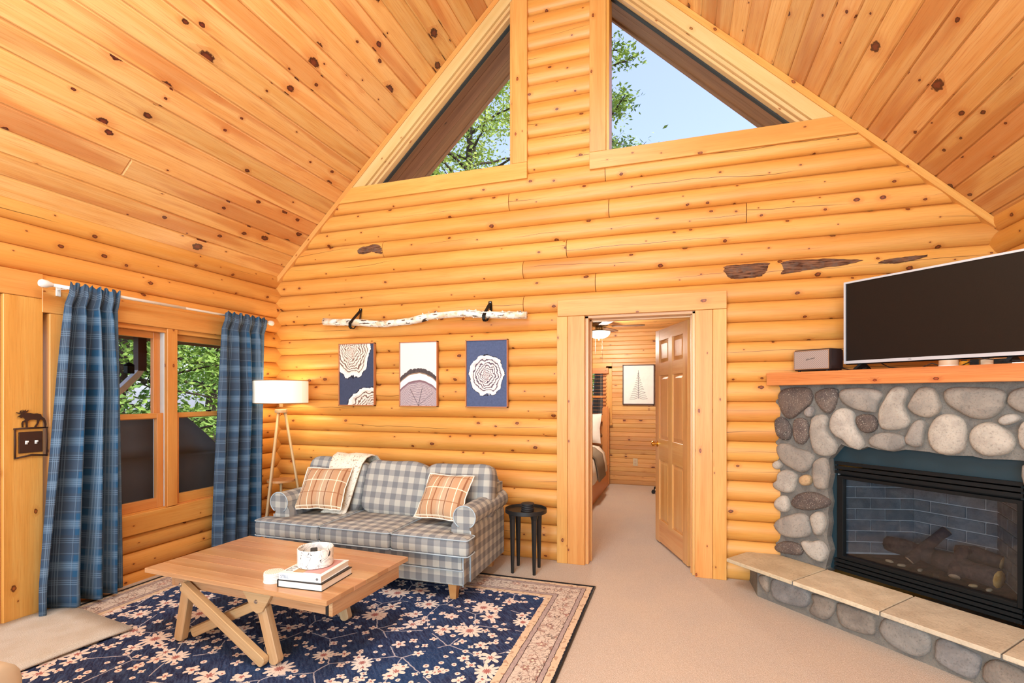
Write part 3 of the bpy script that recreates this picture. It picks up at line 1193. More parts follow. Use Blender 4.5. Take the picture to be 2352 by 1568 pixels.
# ---- trim along the rakes ------------------------------------------------------------
def rake_board(name, side, off0, off1, y0, y1, x0, x1, mat, parent=None, bev=.003, zcut=None):
    """board lying along the roof slope: offsets measured down from the ceiling line (vertical), between plan x0..x1 (left-side coordinates)"""
    pts = [(x0, 2.594 + SL * x0 - off1), (x1, 2.594 + SL * x1 - off1), (x1, 2.594 + SL * x1 - off0), (x0, 2.594 + SL * x0 - off0)]
    if zcut:
        pts[0] = ((zcut - 2.594 + off1) / SL, zcut)
        pts[3] = ((zcut - 2.594 + off0) / SL, zcut)
    # build in a rotated frame so that the grain runs along the board
    c = Vector(((x0 + x1) / 2, (pts[0][1] + pts[2][1]) / 2))
    loc = []
    for q in pts:
        d = Vector(q) - c
        loc.append((d.x * math.cos(ang) + d.y * math.sin(ang), -d.x * math.sin(ang) + d.y * math.cos(ang)))
    if side:
        loc = [(-a, b) for a, b in loc][::-1]
        return prism(name, loc, y0, y1, mat, parent, bev=bev, loc=(2 * RX - c.x, 0, c.y), rot=(0, ang, 0), ax=0)
    return prism(name, loc, y0, y1, mat, parent, bev=bev, loc=(c.x, 0, c.y), rot=(0, -ang, 0), ax=0)


for side, nm in ((0, 'trim_1'), (1, 'trim_2')):
    o = rake_board(nm, side, .0, .062, -.062, .0, -.06, RX, 'trim')
    o['kind'] = 'structure'


# ---- gable windows -----------------------------------------------------------------------
def gable_window(name, side):
    w = struct(name)
    mx = (lambda x: 2 * RX - x) if side else (lambda x: x)

    def bx(n, x0, x1, y0, y1, z0, z1, mat, bev=.002):
        a, b = sorted((mx(x0), mx(x1)))
        return box(n, (a, b, y0, y1, z0, z1), mat, w, bev)
    XI = 2.545                       # inner edge next to the log column
    bx('casing', XI + .025, 2.705, -.062, .02, 3.427, 5.08, 'trim')
    bx('jamb', XI, XI + .03, -.045, .14, 3.43, 4.9, 'trim')
    # sill casing, cut to the roof slope
    z0, z1 = 3.285, 3.425
    f = lambda z, off: (z - 2.594 + off) / SL
    po = [(f(z0, .062), z0), (2.705, z0), (2.705, z1), (f(z1, .062), z1)]
    if side:
        po = [(mx(a), b) for a, b in po][::-1]
    prism('casing', po, -.064, .02, 'trim', w, bev=.002)
    po = [(f(3.395, .22), 3.395), (XI + .02, 3.395), (XI + .02, 3.43), (f(3.43, .22), 3.43)]
    if side:
        po = [(mx(a), b) for a, b in po][::-1]
    prism('sill', po, -.05, .14, 'trim', w)
    # rake casing with stepped stops
    xa, xb = f(3.425, .17), 2.59
    rake_board('casing', side, .062, .195, -.056, .02, xa - .2, xb, 'pale_trim', w, .003, 3.427)
    rake_board('stop', side, .195, .232, -.03, .10, xa - .1, xb, 'pale_trim', w, .003, 3.432)
    rake_board('stop', side, .232, .262, .0, .12, xa, xb, 'pale_trim', w, .003, 3.432)
    rake_board('gasket', side, .262, .278, .06, .10, xa + .05, XI + .02, 'dark_gasket', w, 0)
    po = [(f(3.42, .265), 3.42), (XI + .02, 3.42), (XI + .02, 2.594 + SL * (XI + .02) - .265)]
    if side:
        po = [(mx(a), b) for a, b in po][::-1]
    prism('pane', po, .075, .08, 'glass', w)
    return w


gable_window('window_1', 0)
gable_window('window_2', 1)
# overhanging eave outside the gable: soffit and barge boards
eave = struct('trim_3')
for side in (0, 1):
    for k in range(4):
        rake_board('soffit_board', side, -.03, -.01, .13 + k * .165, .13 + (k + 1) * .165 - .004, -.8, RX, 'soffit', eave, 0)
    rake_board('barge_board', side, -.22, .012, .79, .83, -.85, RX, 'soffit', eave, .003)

# ---- door to the bedroom: casing, jamb, leaf --------------------------------------------
door_1 = struct('door_1')
box('casing', (2.97, 3.058, -.066, .0, 0, 2.075), 'trim', door_1, .002)
box('casing', (3.06, 3.205, -.066, .0, 0, 2.075), 'trim', door_1, .002)
box('casing', (4.07, 4.197, -.066, .0, 0, 2.075), 'trim', door_1, .002)
box('casing', (4.199, 4.297, -.066, .0, 0, 2.075), 'trim', door_1, .002)
box('head_casing', (2.975, 4.297, -.068, .0, 2.077, 2.215), 'trim', door_1, .002)
box('jamb', (3.10, 3.232, -.03, .16, 0, 2.075), 'door_wood', door_1, .002)
box('jamb', (4.05, 4.14, -.03, .16, 0, 2.075), 'door_wood', door_1, .002)
box('head_jamb', (3.2, 4.1, -.03, .16, 2.055, 2.08), 'door_wood', door_1, .002)
box('stop', (3.232, 3.245, .06, .10, 0, 2.055), 'door_wood', door_1, .002)
box('stop', (4.037, 4.05, .02, .09, 0, 2.055), 'door_wood', door_1, .002)
box('stop', (3.232, 4.05, .06, .10, 2.04, 2.055), 'door_wood', door_1, .002)

HX, HY = 4.035, .145
dang = math.atan2(.888 - HY, 3.753 - HX)
leaf = bpy.data.objects.new('door_leaf', None)
COL.objects.link(leaf)
leaf.parent = door_1
leaf.location = (HX, HY, 0)
leaf.rotation_euler = (0, 0, dang)
DW, DH, DT = .80, 2.035, .036
st, ml = .105, .10
rails = [(.02, .23), (.80, 1.0), (1.60, 1.72), (1.93, DH)]
bb = (0, st)
box('stile', (0, st, -DT / 2, DT / 2, .012, DH), 'door_wood', leaf, .002)
box('stile', (DW - st, DW, -DT / 2, DT / 2, .012, DH), 'door_wood', leaf, .002)
cx0, cx1 = DW / 2 - ml / 2, DW / 2 + ml / 2
box('stile', (cx0, cx1, -DT / 2, DT / 2, .2, 1.95), 'door_wood', leaf, .002)
for a, b in rails:
    box('rail', (st - .002, DW - st + .002, -DT / 2 + .0005, DT / 2 - .0005, a, b), 'door_wood', leaf, .002, ax=0)
for a, b in ((.23, .80), (1.0, 1.60), (1.72, 1.93)):
    for x0, x1 in ((st, cx0), (cx1, DW - st)):
        bm = bmesh.new()
        for s in (-1, 1):
            rings = [(0, .006), (.012, .006), (.04, .012), (.04, .012)]
            prev = None
            for ins, dd in ((-.003, .005), (.010, .005), (.036, .013)):
                vs = [bm.verts.new((xx, s * dd, zz)) for xx, zz in ((x0 + ins, a + ins), (x1 - ins, a + ins), (x1 - ins, b - ins), (x0 + ins, b - ins))]
                if prev:
                    for k in range(4):
                        bm.faces.new((prev[k], prev[(k + 1) % 4], vs[(k + 1) % 4], vs[k]))
                prev = vs
            bm.faces.new(prev)
        from_bm('panel', bm, 'door_wood', leaf, ax=2)
for s in (-1, 1):
    lathe('door_knob', [(0, .062), (.018, .060), (.026, .048), (.024, .036), (.012, .028), (.011, .01), (.028, .006), (.029, 0), (0, 0)], 'brass', leaf, 20,
          (DW - .062, s * DT / 2, .945), (R(-90 * s), 0, 0))
for z in (1.80, 1.05, .30):
    box('hinge', (-.012, .004, -.055, -.016, z - .05, z + .05), 'bronze', leaf, .003)

# ---- left wall: window unit and door casing ---------------------------------------------------
window_3 = struct('window_3')
CX = .055
box('head_casing', (-.02, CX, -2.095, -.40, 1.95, 2.105), 'trim', window_3, .003)
box('casing', (-.02, CX, -2.055, -1.93, .51, 1.948), 'trim', window_3, .003)
box('casing', (-.02, CX, -.53, -.40, .51, 1.948), 'trim', window_3, .003)
box('mullion_casing', (-.02, CX, -1.252, -1.165, .52, 1.948), 'trim', window_3, .003)
box('apron', (-.02, CX + .005, -2.055, -.40, .365, .515), 'trim', window_3, .003)


def sash_unit(ya, yb, liner):
    x0, x1 = -.10, .035
    box('jamb', (x0, x1, ya - .02, ya + .012, .50, 1.95), 'window_wood', window_3, .001)
    box('jamb', (x0, x1, yb - .012, yb + .02, .50, 1.95), 'window_wood', window_3, .001)
    box('head_jamb', (x0, x1, ya, yb, 1.915, 1.95), 'window_wood', window_3, .001)
    box('sill', (x0, x1, ya, yb, .50, .525), 'window_wood', window_3, .001)
    if liner:
        box('jamb_liner', (x0, .022, yb - .056, yb - .012, .525, 1.915), 'vinyl_white', window_3, .002)
        box('jamb_liner', (x0, .022, ya + .012, ya + .036, .525, 1.915), 'vinyl_white', window_3, .002)
        yb -= .056
        ya += .036
    else:
        ya += .012
        yb -= .012
    sw = .055 if liner else .03
    # upper sash sits outside, lower sash inside
    for (xa, xb, z0, z1) in ((-.055, -.02, 1.225, 1.915), (-.018, .018, .525, 1.272)):
        nm = 'sash'
        bm = bmesh.new()
        w = window_3
        box('sash_stile', (xa, xb, ya, ya + sw, z0, z1), 'window_wood', w, .002)
        box('sash_stile', (xa, xb, yb - sw, yb, z0, z1), 'window_wood', w, .002)
        box('sash_rail', (xa, xb, ya + sw, yb - sw, z0, z0 + (.075 if z0 < 1 else .04)), 'window_wood', w, .002)
        box('sash_rail', (xa, xb, ya + sw, yb - sw, z1 - (.04 if z0 < 1 else .05), z1), 'window_wood', w, .002)
        box('pane', ((xa + xb) / 2 - .003, (xa + xb) / 2 + .003, ya + sw - .005, yb - sw + .005, z0 + .04, z1 - .03), 'glass', w)
        bm.free()


sash_unit(-1.935, -1.200, True)
sash_unit(-1.165, -.53, False)
box('sash_lock', (.0, .022, -.86, -.82, 1.272, 1.288), 'black_metal', window_3, .003)

door_2 = struct('door_2')
box('casing', (-.02, .05, -2.292, -2.088, 0, 2.035), 'trim', door_2, .003)
box('head_casing', (-.02, .052, -3.4, -2.088, 2.037, 2.195), 'trim', door_2, .003)
box('casing', (-.02, .05, -3.4, -3.2, 0, 2.035), 'trim', door_2, .003)
box('jamb', (-.1, .03, -2.31, -2.294, 0, 2.035), 'door_wood', door_2, .002)
box('door_leaf', (-.04, .0, -3.2, -2.31, .01, 2.03), 'door_wood', door_2, .002)
lathe('door_knob', [(0, .07), (.02, .066), (.028, .05), (.014, .03), (.012, .01), (.03, .006), (.03, 0), (0, 0)], 'steel', door_2, 16, (.0, -2.38, .95), (0, R(90), 0))
lathe('deadbolt', [(0, .02), (.022, .018), (.03, .006), (.03, 0), (0, 0)], 'steel', door_2, 16, (.0, -2.38, 1.08), (0, R(90), 0))

# ================================================================== fireplace
STONES=[
[(0.046,1.417),(0.096,1.463),(0.201,1.474),(0.285,1.465),(0.31,1.409),(0.293,1.353),(0.235,1.304),(0.158,1.244),(0.105,1.25),(0.06,1.316)],
[(0.342,1.441),(0.404,1.464),(0.48,1.455),(0.473,1.364),(0.443,1.302),(0.404,1.293),(0.35,1.347),(0.326,1.401)],
[(0.488,1.425),(0.524,1.459),(0.623,1.465),(0.717,1.453),(0.756,1.418),(0.73,1.361),(0.717,1.307),(0.65,1.309),(0.574,1.329),(0.51,1.372)],
[(0.8,1.452),(0.831,1.473),(0.879,1.462),(0.892,1.425),(0.884,1.39),(0.876,1.355),(0.885,1.31),(0.903,1.262),(0.885,1.221),(0.818,1.2),(0.749,1.206),(0.733,1.262),(0.736,1.326),(0.768,1.39)],
[(0.897,1.364),(0.932,1.438),(0.96,1.464),(1.022,1.457),(1.049,1.386),(1.059,1.354),(1.038,1.308),(0.988,1.283),(0.926,1.304),(0.894,1.337)],
[(1.07,1.437),(1.112,1.462),(1.202,1.461),(1.297,1.454),(1.338,1.424),(1.333,1.371),(1.311,1.323),(1.264,1.288),(1.193,1.291),(1.122,1.336),(1.075,1.379)],
[(1.355,1.43),(1.386,1.453),(1.437,1.458),(1.47,1.407),(1.449,1.339),(1.403,1.326),(1.36,1.354),(1.342,1.383)],
[(0.269,1.321),(0.301,1.338),(0.322,1.314),(0.31,1.266),(0.277,1.261),(0.256,1.289)],
[(0.023,1.23),(0.069,1.257),(0.123,1.226),(0.154,1.162),(0.141,1.095),(0.087,1.082),(0.042,1.112),(0.023,1.17)],
[(0.176,1.237),(0.227,1.255),(0.269,1.233),(0.285,1.178),(0.277,1.113),(0.235,1.062),(0.184,1.082),(0.163,1.154)],
[(0.31,1.259),(0.35,1.284),(0.404,1.278),(0.416,1.232),(0.412,1.178),(0.443,1.134),(0.476,1.083),(0.458,1.02),(0.389,0.994),(0.326,1.014),(0.301,1.083),(0.289,1.162),(0.301,1.218)],
[(0.435,1.264),(0.473,1.318),(0.531,1.331),(0.581,1.307),(0.592,1.255),(0.602,1.197),(0.63,1.148),(0.647,1.105),(0.616,1.062),(0.56,1.076),(0.517,1.117),(0.473,1.136),(0.427,1.194)],
[(0.602,1.278),(0.644,1.294),(0.697,1.289),(0.723,1.254),(0.72,1.204),(0.677,1.173),(0.63,1.184),(0.599,1.234)],
[(0.674,1.129),(0.717,1.175),(0.787,1.187),(0.855,1.178),(0.885,1.153),(0.879,1.112),(0.818,1.072),(0.749,1.079),(0.691,1.095)],
[(0.885,1.173),(0.92,1.25),(0.955,1.275),(0.98,1.253),(0.974,1.18),(0.966,1.126),(0.926,1.106),(0.885,1.126),(0.879,1.153)],
[(0.994,1.194),(1.011,1.254),(1.043,1.298),(1.091,1.313),(1.138,1.299),(1.168,1.256),(1.173,1.182),(1.163,1.119),(1.112,1.082),(1.049,1.082),(1.005,1.123)],
[(1.183,1.183),(1.193,1.227),(1.227,1.262),(1.274,1.274),(1.324,1.253),(1.364,1.208),(1.373,1.162),(1.342,1.113),(1.269,1.09),(1.222,1.106),(1.193,1.14)],
[(1.311,1.293),(1.342,1.318),(1.377,1.32),(1.395,1.297),(1.369,1.273),(1.333,1.259),(1.311,1.27)],
[(1.386,1.245),(1.412,1.292),(1.453,1.3),(1.494,1.268),(1.498,1.185),(1.47,1.137),(1.42,1.132),(1.39,1.164)],
[(0.032,1.027),(0.069,1.06),(0.141,1.057),(0.201,1.034),(0.293,1.019),(0.326,0.975),(0.301,0.909),(0.235,0.86),(0.158,0.882),(0.087,0.915),(0.042,0.977)],
[(0.011,0.904),(0.049,0.93),(0.081,0.902),(0.067,0.868),(0.038,0.862),(0.014,0.877)],
[(0.049,0.828),(0.09,0.863),(0.141,0.87),(0.191,0.843),(0.188,0.79),(0.169,0.724),(0.13,0.699),(0.073,0.698),(0.02,0.716),(0.011,0.752),(0.043,0.779)],
[(0.223,0.832),(0.255,0.852),(0.292,0.847),(0.305,0.818),(0.292,0.786),(0.25,0.772),(0.221,0.785),(0.215,0.81)],
[(0.323,0.952),(0.359,0.981),(0.399,0.986),(0.418,0.939),(0.426,0.881),(0.413,0.83),(0.409,0.78),(0.369,0.763),(0.328,0.777),(0.316,0.85),(0.316,0.911)],
[(0.026,0.625),(0.078,0.674),(0.118,0.668),(0.135,0.629),(0.141,0.593),(0.113,0.556),(0.067,0.552),(0.023,0.581)],
[(0.147,0.637),(0.191,0.697),(0.271,0.732),(0.349,0.735),(0.413,0.712),(0.433,0.686),(0.409,0.652),(0.359,0.627),(0.282,0.601),(0.207,0.596),(0.163,0.608)],
[(0.008,0.436),(0.055,0.496),(0.135,0.54),(0.218,0.573),(0.271,0.558),(0.292,0.507),(0.305,0.459),(0.271,0.415),(0.196,0.384),(0.107,0.374),(0.049,0.392)],
[(0.303,0.575),(0.339,0.608),(0.379,0.606),(0.401,0.561),(0.394,0.5),(0.364,0.448),(0.328,0.445),(0.308,0.495),(0.297,0.543)],
[(0.02,0.282),(0.078,0.33),(0.158,0.35),(0.223,0.341),(0.24,0.304),(0.218,0.268),(0.147,0.253),(0.078,0.244),(0.032,0.253)],
[(0.229,0.369),(0.261,0.384),(0.303,0.388),(0.344,0.408),(0.379,0.407),(0.409,0.371),(0.413,0.328),(0.379,0.268),(0.323,0.267),(0.271,0.293),(0.24,0.33)],
]
HEARTH=[
[(0.143,0.153),(0.204,0.173),(0.218,0.124),(0.214,0.06),(0.184,0.068),(0.153,0.102)],
[(0.228,0.127),(0.262,0.174),(0.393,0.182),(0.497,0.167),(0.506,0.112),(0.48,0.058),(0.393,0.033),(0.272,0.028),(0.233,0.067)],
[(0.519,0.158),(0.58,0.164),(0.66,0.168),(0.664,0.114),(0.636,0.056),(0.597,0.021),(0.514,0.025),(0.506,0.055),(0.531,0.113)],
[(0.675,0.158),(0.772,0.163),(0.878,0.158),(0.888,0.103),(0.881,0.053),(0.836,0.03),(0.75,0.024),(0.683,0.043)],
[(0.911,0.12),(0.938,0.167),(1.033,0.177),(1.129,0.167),(1.152,0.136),(1.149,0.074),(1.1,0.024),(1.021,0.016),(0.944,0.04),(0.908,0.082)],
[(1.175,0.146),(1.219,0.172),(1.293,0.159),(1.354,0.148),(1.359,0.106),(1.344,0.042),(1.314,0.015),(1.235,0.021),(1.175,0.046),(1.172,0.085)],
[(1.374,0.12),(1.417,0.159),(1.495,0.153),(1.53,0.129),(1.522,0.065),(1.45,0.022),(1.374,0.032),(1.364,0.071)],
]
OPEN= [(1.402,1.083),(1.335,1.081),(1.243,1.074),(1.195,1.084),(1.083,1.075),(0.985,1.087),(0.869,1.088),(0.809,1.07),(0.719,1.075),(0.66,1.087),(0.605,1.06),(0.542,1.073),(0.498,1.088),(0.431,1.001),(0.414,0.98),(0.426,0.874),(0.406,0.773),(0.421,0.686),(0.409,0.615),(0.416,0.543),(0.401,0.445),(0.426,0.358),(0.396,0.241)]
FP = thing('fireplace', 'corner fireplace of rounded fieldstones with raised hearth, pine mantel and black gas insert', 'fireplace', (4.63, 0, 0), R(-45))
surround = prism('stone_surround', [(.02, .2), (.396, .2)] + [OPEN[-1]] + OPEN[-2::-1] + [(1.405, .2), (1.90, .2), (1.90, 1.487), (.02, 1.487)], -.002, .10, 'mortar', FP)
# side returns so the surround reads as solid masonry
kinds = ['dark', 'dark', 'mid', 'pale', 'mid', 'mid', 'mid', 'grey', 'dark', 'dark', 'pale', 'pale', 'dark', 'mid', 'mid', 'pale', 'pale', 'pale', 'pale', 'mid',
         'pale', 'pale', 'tan', 'mid', 'pale', 'dark', 'mid', 'pale', 'dark', 'pale']
STONES += [[(1.40, 1.06), (1.47, 1.08), (1.53, 1.0), (1.52, .9), (1.45, .87), (1.41, .95)], [(1.54, 1.44), (1.66, 1.45), (1.72, 1.36), (1.62, 1.28), (1.53, 1.33)],
           [(1.56, 1.22), (1.68, 1.24), (1.76, 1.14), (1.68, 1.03), (1.57, 1.06)], [(1.42, .82), (1.52, .84), (1.58, .74), (1.52, .64), (1.43, .66)],
           [(1.60, .96), (1.74, .98), (1.80, .86), (1.72, .78), (1.62, .8)], [(1.42, .58), (1.56, .60), (1.6, .48), (1.5, .42), (1.42, .46)],
           [(1.63, .7), (1.76, .72), (1.82, .6), (1.74, .5), (1.64, .54)], [(1.42, .38), (1.55, .39), (1.58, .29), (1.48, .25), (1.42, .27)],
           [(1.62, .44), (1.76, .45), (1.8, .33), (1.72, .26), (1.62, .29)]]
kinds += ['mid', 'pale', 'dark', 'pale', 'mid', 'grey', 'pale', 'mid', 'dark']
for poly, kd in zip(STONES, kinds):
    pebble('stone', poly, 'stone_' + kd, surround, .0, .045 if kd != 'dark' else .038)
# hearth: low stone base under four limestone slabs
hearth = prism('hearth_base', [(.12, -.34), (2.2, -.34), (1.95, .05), (-.12, .05), (-.12, -.12)], 0, .2, 'mortar', FP, plane='xy')
HEARTH += [[(1.56, .15), (1.68, .17), (1.80, .15), (1.81, .06), (1.72, .02), (1.58, .04)], [(1.84, .16), (1.96, .17), (2.06, .13), (2.05, .05), (1.92, .02), (1.84, .06)]]
for qi, q in enumerate(HEARTH):
    pebble('stone', q, ('stone_brown', 'stone_grey', 'stone_brown', 'stone_brown', 'stone_mid', 'stone_grey', 'stone_brown', 'stone_mid', 'stone_grey')[qi], hearth, -.338, .03)
SF = -.431
for poly in ([(-.067, SF), (.437, SF), (.40, -.01), (.0, -.01), (-.065, -.075), (-.102, -.18)], [(.444, SF), (.948, SF), (.918, -.01), (.407, -.01)],
             [(.955, SF), (1.459, SF), (1.435, -.01), (.925, -.01)], [(1.466, SF), (2.15, SF), (2.0, -.05), (1.93, -.01), (1.442, -.01)]):
    bm = bmesh.new()
    prism('hearth_slab', poly, .2, .226, 'limestone', hearth, plane='xy', bev=.004)
for poly in ([(.43, SF + .004), (.45, SF + .004), (.42, -.012), (.395, -.012)], [(.94, SF + .004), (.962, SF + .004), (.932, -.012), (.912, -.012)], [(1.452, SF + .004), (1.473, SF + .004), (1.448, -.012), (1.428, -.012)]):
    prism('slab_joint', poly, .2, .219, 'mortar', hearth, plane='xy')
mantel = prism('mantel_shelf', [(.007, -.092), (1.93, -.092), (1.93, .03), (.97, .9), (.06, .03), (.0, -.05)], 1.487, 1.578, 'mantel', FP, plane='xy', bev=.003, ax=0)

# gas insert
fb = bpy.data.objects.new('firebox', None)
COL.objects.link(fb)
fb.parent = FP
IX0, IX1, IZ0, IZ1 = .41, 1.41, .226, 1.11
prism('face_plate', [(IX0 - .03, IZ0), (IX0 - .03, IZ1), (IX1 + .03, IZ1), (IX1 + .03, IZ0), (1.372, IZ0), (1.372, .965), (.437, .965), (.437, IZ0)], .055, .065, 'teal_black', fb)
for z in (.945, .915, .885):
    prism('louver', [(.030, z), (.058, z + .012), (.058, z + .017), (.030, z + .022)], .437, 1.388, 'black_satin', fb, plane='yz')
for z in (.234, .262, .29):
    prism('louver', [(.022, z), (.058, z + .012), (.058, z + .017), (.022, z + .020)], .437, 1.388, 'black_satin', fb, plane='yz')
prism('door_frame', [(.45, .312), (.45, .872), (1.388, .872), (1.388, .312), (1.365, .312), (1.365, .852), (.49, .852), (.49, .335), (1.365, .335), (1.365, .312)], .03, .07, 'black_metal', fb, bev=.002)
box('fire_glass', (.485, 1.37, .06, .064, .33, .856), 'fire_glass', fb)
box('vent_bar', (.52, .86, .075, .085, .845, .85), 'steel', fb)
box('vent_bar', (.94, 1.33, .075, .085, .845, .85), 'steel', fb)
# firebox shell
box('floor_plate', (.44, 1.40, .07, .56, .30, .335), 'gas_log_bark', fb)
box('firebox_roof', (.44, 1.40, .07, .56, .87, .9), 'black_metal', fb)
mort = prism('firebox_lining', [(.45, .07), (.70, .47), (1.14, .47), (1.39, .07), (1.42, .07), (1.16, .50), (.68, .50), (.42, .07)], .3, .88, 'fire_mortar', fb, plane='xy')


def brick_run(p0, p1, off, rows=7, h=.0745, w=.19):
    p0, p1 = Vector(p0), Vector(p1)
    L = (p1 - p0).length
    d = (p1 - p0) / L
    a = math.atan2(d.y, d.x)
    for r in range(rows):
        x = -w * (.5 if (r + off) % 2 else 0)
        while x < L - .01:
            x0, x1 = max(0, x), min(L, x + w)
            if x1 - x0 > .02:
                c = p0 + d * ((x0 + x1) / 2)
                box('brick', (-(x1 - x0) / 2 + .004, (x1 - x0) / 2 - .004, -.008, .008, .004, h - .004), 'fire_brick', mort, .0015, loc=(c.x, c.y, .345 + r * h), rot=(0, 0, a))
            x += w


brick_run((.452, .07), (.70, .466), 0)
brick_run((.70, .466), (1.14, .466), 1)
brick_run((1.14, .466), (1.388, .07), 0)


def gas_log(pts, rad, cut=True):
    n = len(pts)
    rr = [rad * (1 + .12 * math.sin(i * 2.1)) for i in range(n)]
    o = tube('gas_log', pts, rr, 'gas_log_bark', fb, 9, smooth=True)
    if cut:
        for e, k in ((0, 1), (n - 1, n - 2)):
            a, b = Vector(pts[e]), Vector(pts[k])
            d = (a - b).normalized()
            tube('cut_face', [a - d * .004, a + d * .003], rad * .86, 'gas_log_cut', o, 10)


gas_log([(.63, .30, .42), (.72, .28, .425), (.82, .27, .42), (.92, .25, .41)], .05)
gas_log([(.93, .23, .41), (1.03, .22, .41), (1.13, .2, .40), (1.24, .18, .395)], .058)
gas_log([(.80, .20, .37), (.85, .27, .45), (.90, .33, .53), (.93, .36, .57)], .032)
gas_log([(.99, .33, .46), (1.07, .34, .47), (1.2, .34, .45)], .042)
gas_log([(1.06, .13, .36), (1.05, .17, .40), (1.05, .24, .48), (1.06, .27, .50)], .032)
for (x, y) in ((.70, .17), (.78, .15), (.88, .15), (.97, .13), (1.15, .12), (1.22, .12)):
    superq('ember_chunk', (.026, .012, .010), .8, 'gas_log_bark' if int(x * 100) % 2 else 'stone_tan', fb, (x, y, .340), (0, 0, x * 9), 6, 4)

# ================================================================== things on the mantel
k45 = R(-45)


def fw(X, Y, Z=0):
    r = math.sqrt(.5)
    return (4.63 + r * (X + Y), r * (Y - X), Z)


MZ = 1.578
tv = thing('television', 'large flat television with silver frame standing on the fireplace mantel', 'television', fw(.929, .15, MZ), k45)
tw, t0, t1 = .97, 1.630 - MZ, 2.19 - MZ
prism('bezel', [(-tw / 2, t0), (-tw / 2, t1), (tw / 2, t1), (tw / 2, t0), (-tw / 2 + .012, t0), (-tw / 2 + .012, t0 + .02), (tw / 2 - .012, t0 + .02), (tw / 2 - .012, t1 - .012), (-tw / 2 + .012, t1 - .012), (-tw / 2 + .012, t0)],
      -.032, -.018, 'silver_plastic', tv)
box('screen', (-tw / 2 + .01, tw / 2 - .01, -.024, -.018, t0 + .018, t1 - .010), 'tv_screen', tv)
box('back_housing', (-tw / 2 + .004, tw / 2 - .004, -.018, .02, t0 - .006, t1 - .002), 'black_satin', tv, .004)
for s in (-1, 1):
    prism('foot', [(-.10, 0), (.10, 0), (.10, .008), (.02, t0), (-.02, t0), (-.10, .008)], s * .38 - .011, s * .38 + .011, 'black_satin', tv, plane='yz')
text_mesh('logo_mark', 'LG', .016, 'ink_grey', tv, (.0 - .10, -.0325, t0 + .005), (R(90), 0, 0), .0003)

sp = thing('bookshelf_speaker', 'small retro speaker with woven grille on the end of the mantel', 'speaker', fw(.278, .021, MZ), k45)
box('cabinet', (-.135, .135, .0, .15, .014, .162), 'speaker_vinyl', sp, .008, 2)
box('grille', (-.125, .125, -.004, .004, .024, .152), 'speaker_grille', sp, .002)
prism('trim_frame', [(-.128, .021), (-.128, .155), (.128, .155), (.128, .021), (-.124, .021), (-.124, .025), (.124, .025), (.124, .151), (-.124, .151), (-.124, .021)], -.006, -.002, 'gold_trim', sp)
pts = [(-.034 + .0045 * i, -.006, .088 + (.006 if i % 2 else -.003) * (1.3 if i < 4 else .6) + .0008 * i) for i in range(15)]
tube('logo_script', pts, .0011, 'cover_black', sp, 5)
for x in (-.1, .1):
    for y in (.02, .13):
        lathe('foot', [(0, .014), (.009, .014), (.009, 0), (0, 0)], 'rubber', sp, 10, (x, y, 0))
tag(tube('speaker_cord', [fw(.41, .14, MZ + .03), fw(.47, .13, MZ + .012), fw(.53, .12, MZ + .006), fw(.58, .14, MZ + .02)], .004, 'rubber', None, 6), 'thick black cord running from the small speaker to the television foot', 'cord')
tag(tube('television_cable', [fw(.66, .16, MZ + .045), fw(.72, .13, MZ + .016), fw(.80, .12, MZ + .005), fw(.90, .12, MZ + .006), fw(.95, .13, MZ + .03), fw(1.0, .13, MZ + .008)], .003, 'rubber', None, 6),
    'thin dark cable lying on the mantel below the middle of the television', 'cord')
tag(tube('power_cable', [fw(1.10, .10, MZ + .005), fw(1.15, .10, MZ + .03), fw(1.20, .12, MZ + .042), fw(1.27, .11, MZ + .028), fw(1.36, .10, MZ + .022)], .003, 'rubber', None, 6),
    'dark power cable looped over the small boxes under the right half of the television', 'cord')
lathe_cup = thing('candle_jar', 'squat cream candle jar with white base under the television', 'candle', fw(1.036, .12, MZ))
lathe('jar', [(0, 0), (.046, 0), (.047, .012), (.046, .013)], 'white_metal', lathe_cup, 24)
lathe('wax', [(.046, .013), (.045, .042), (0, .042)], 'plastic_beige', lathe_cup, 24)
a = thing('amber_bottle', 'small amber glass block beside the candle jar under the television', 'ornament', fw(1.105, .13, MZ))
box('body', (-.018, .018, -.018, .018, 0, .034), 'amber', a, .004, 2)
box('cap', (-.010, .010, -.010, .010, .034, .041), 'cover_black', a, .002)
a = thing('streaming_box', 'small black device standing under the right half of the television', 'device', fw(1.160, .11, MZ), k45)
box('body', (-.018, .018, -.012, .012, 0, .041), 'black_satin', a, .003)
box('stand', (-.010, .024, -.02, .02, 0, .006), 'black_satin', a, .002)
a = thing('beige_router', 'pale beige plastic box behind the cables under the television', 'device', fw(1.205, .15, MZ), k45)
box('body', (-.03, .03, -.015, .015, .004, .042), 'plastic_beige', a, .003)
box('foot', (-.03, .03, -.02, .02, 0, .004), 'white_metal', a, .001)
a = thing('wooden_box', 'small wooden box with dark front under the right end of the television', 'box', fw(1.275, .13, MZ), k45)
box('body', (-.034, .034, -.02, .02, 0, .042), 'box_wood', a, .002)
box('front', (-.032, .020, -.022, -.019, .006, .037), 'black_satin', a, .001)
a = thing('white_remote', 'white remote control lying at the right end of the mantel', 'remote control', fw(1.345, .12, MZ), k45)
box('body', (-.03, .03, -.018, .018, 0, .014), 'white_metal', a, .004, 2)
box('button', (-.018, -.008, -.005, .005, .014, .016), 'ink_grey', a, .001)

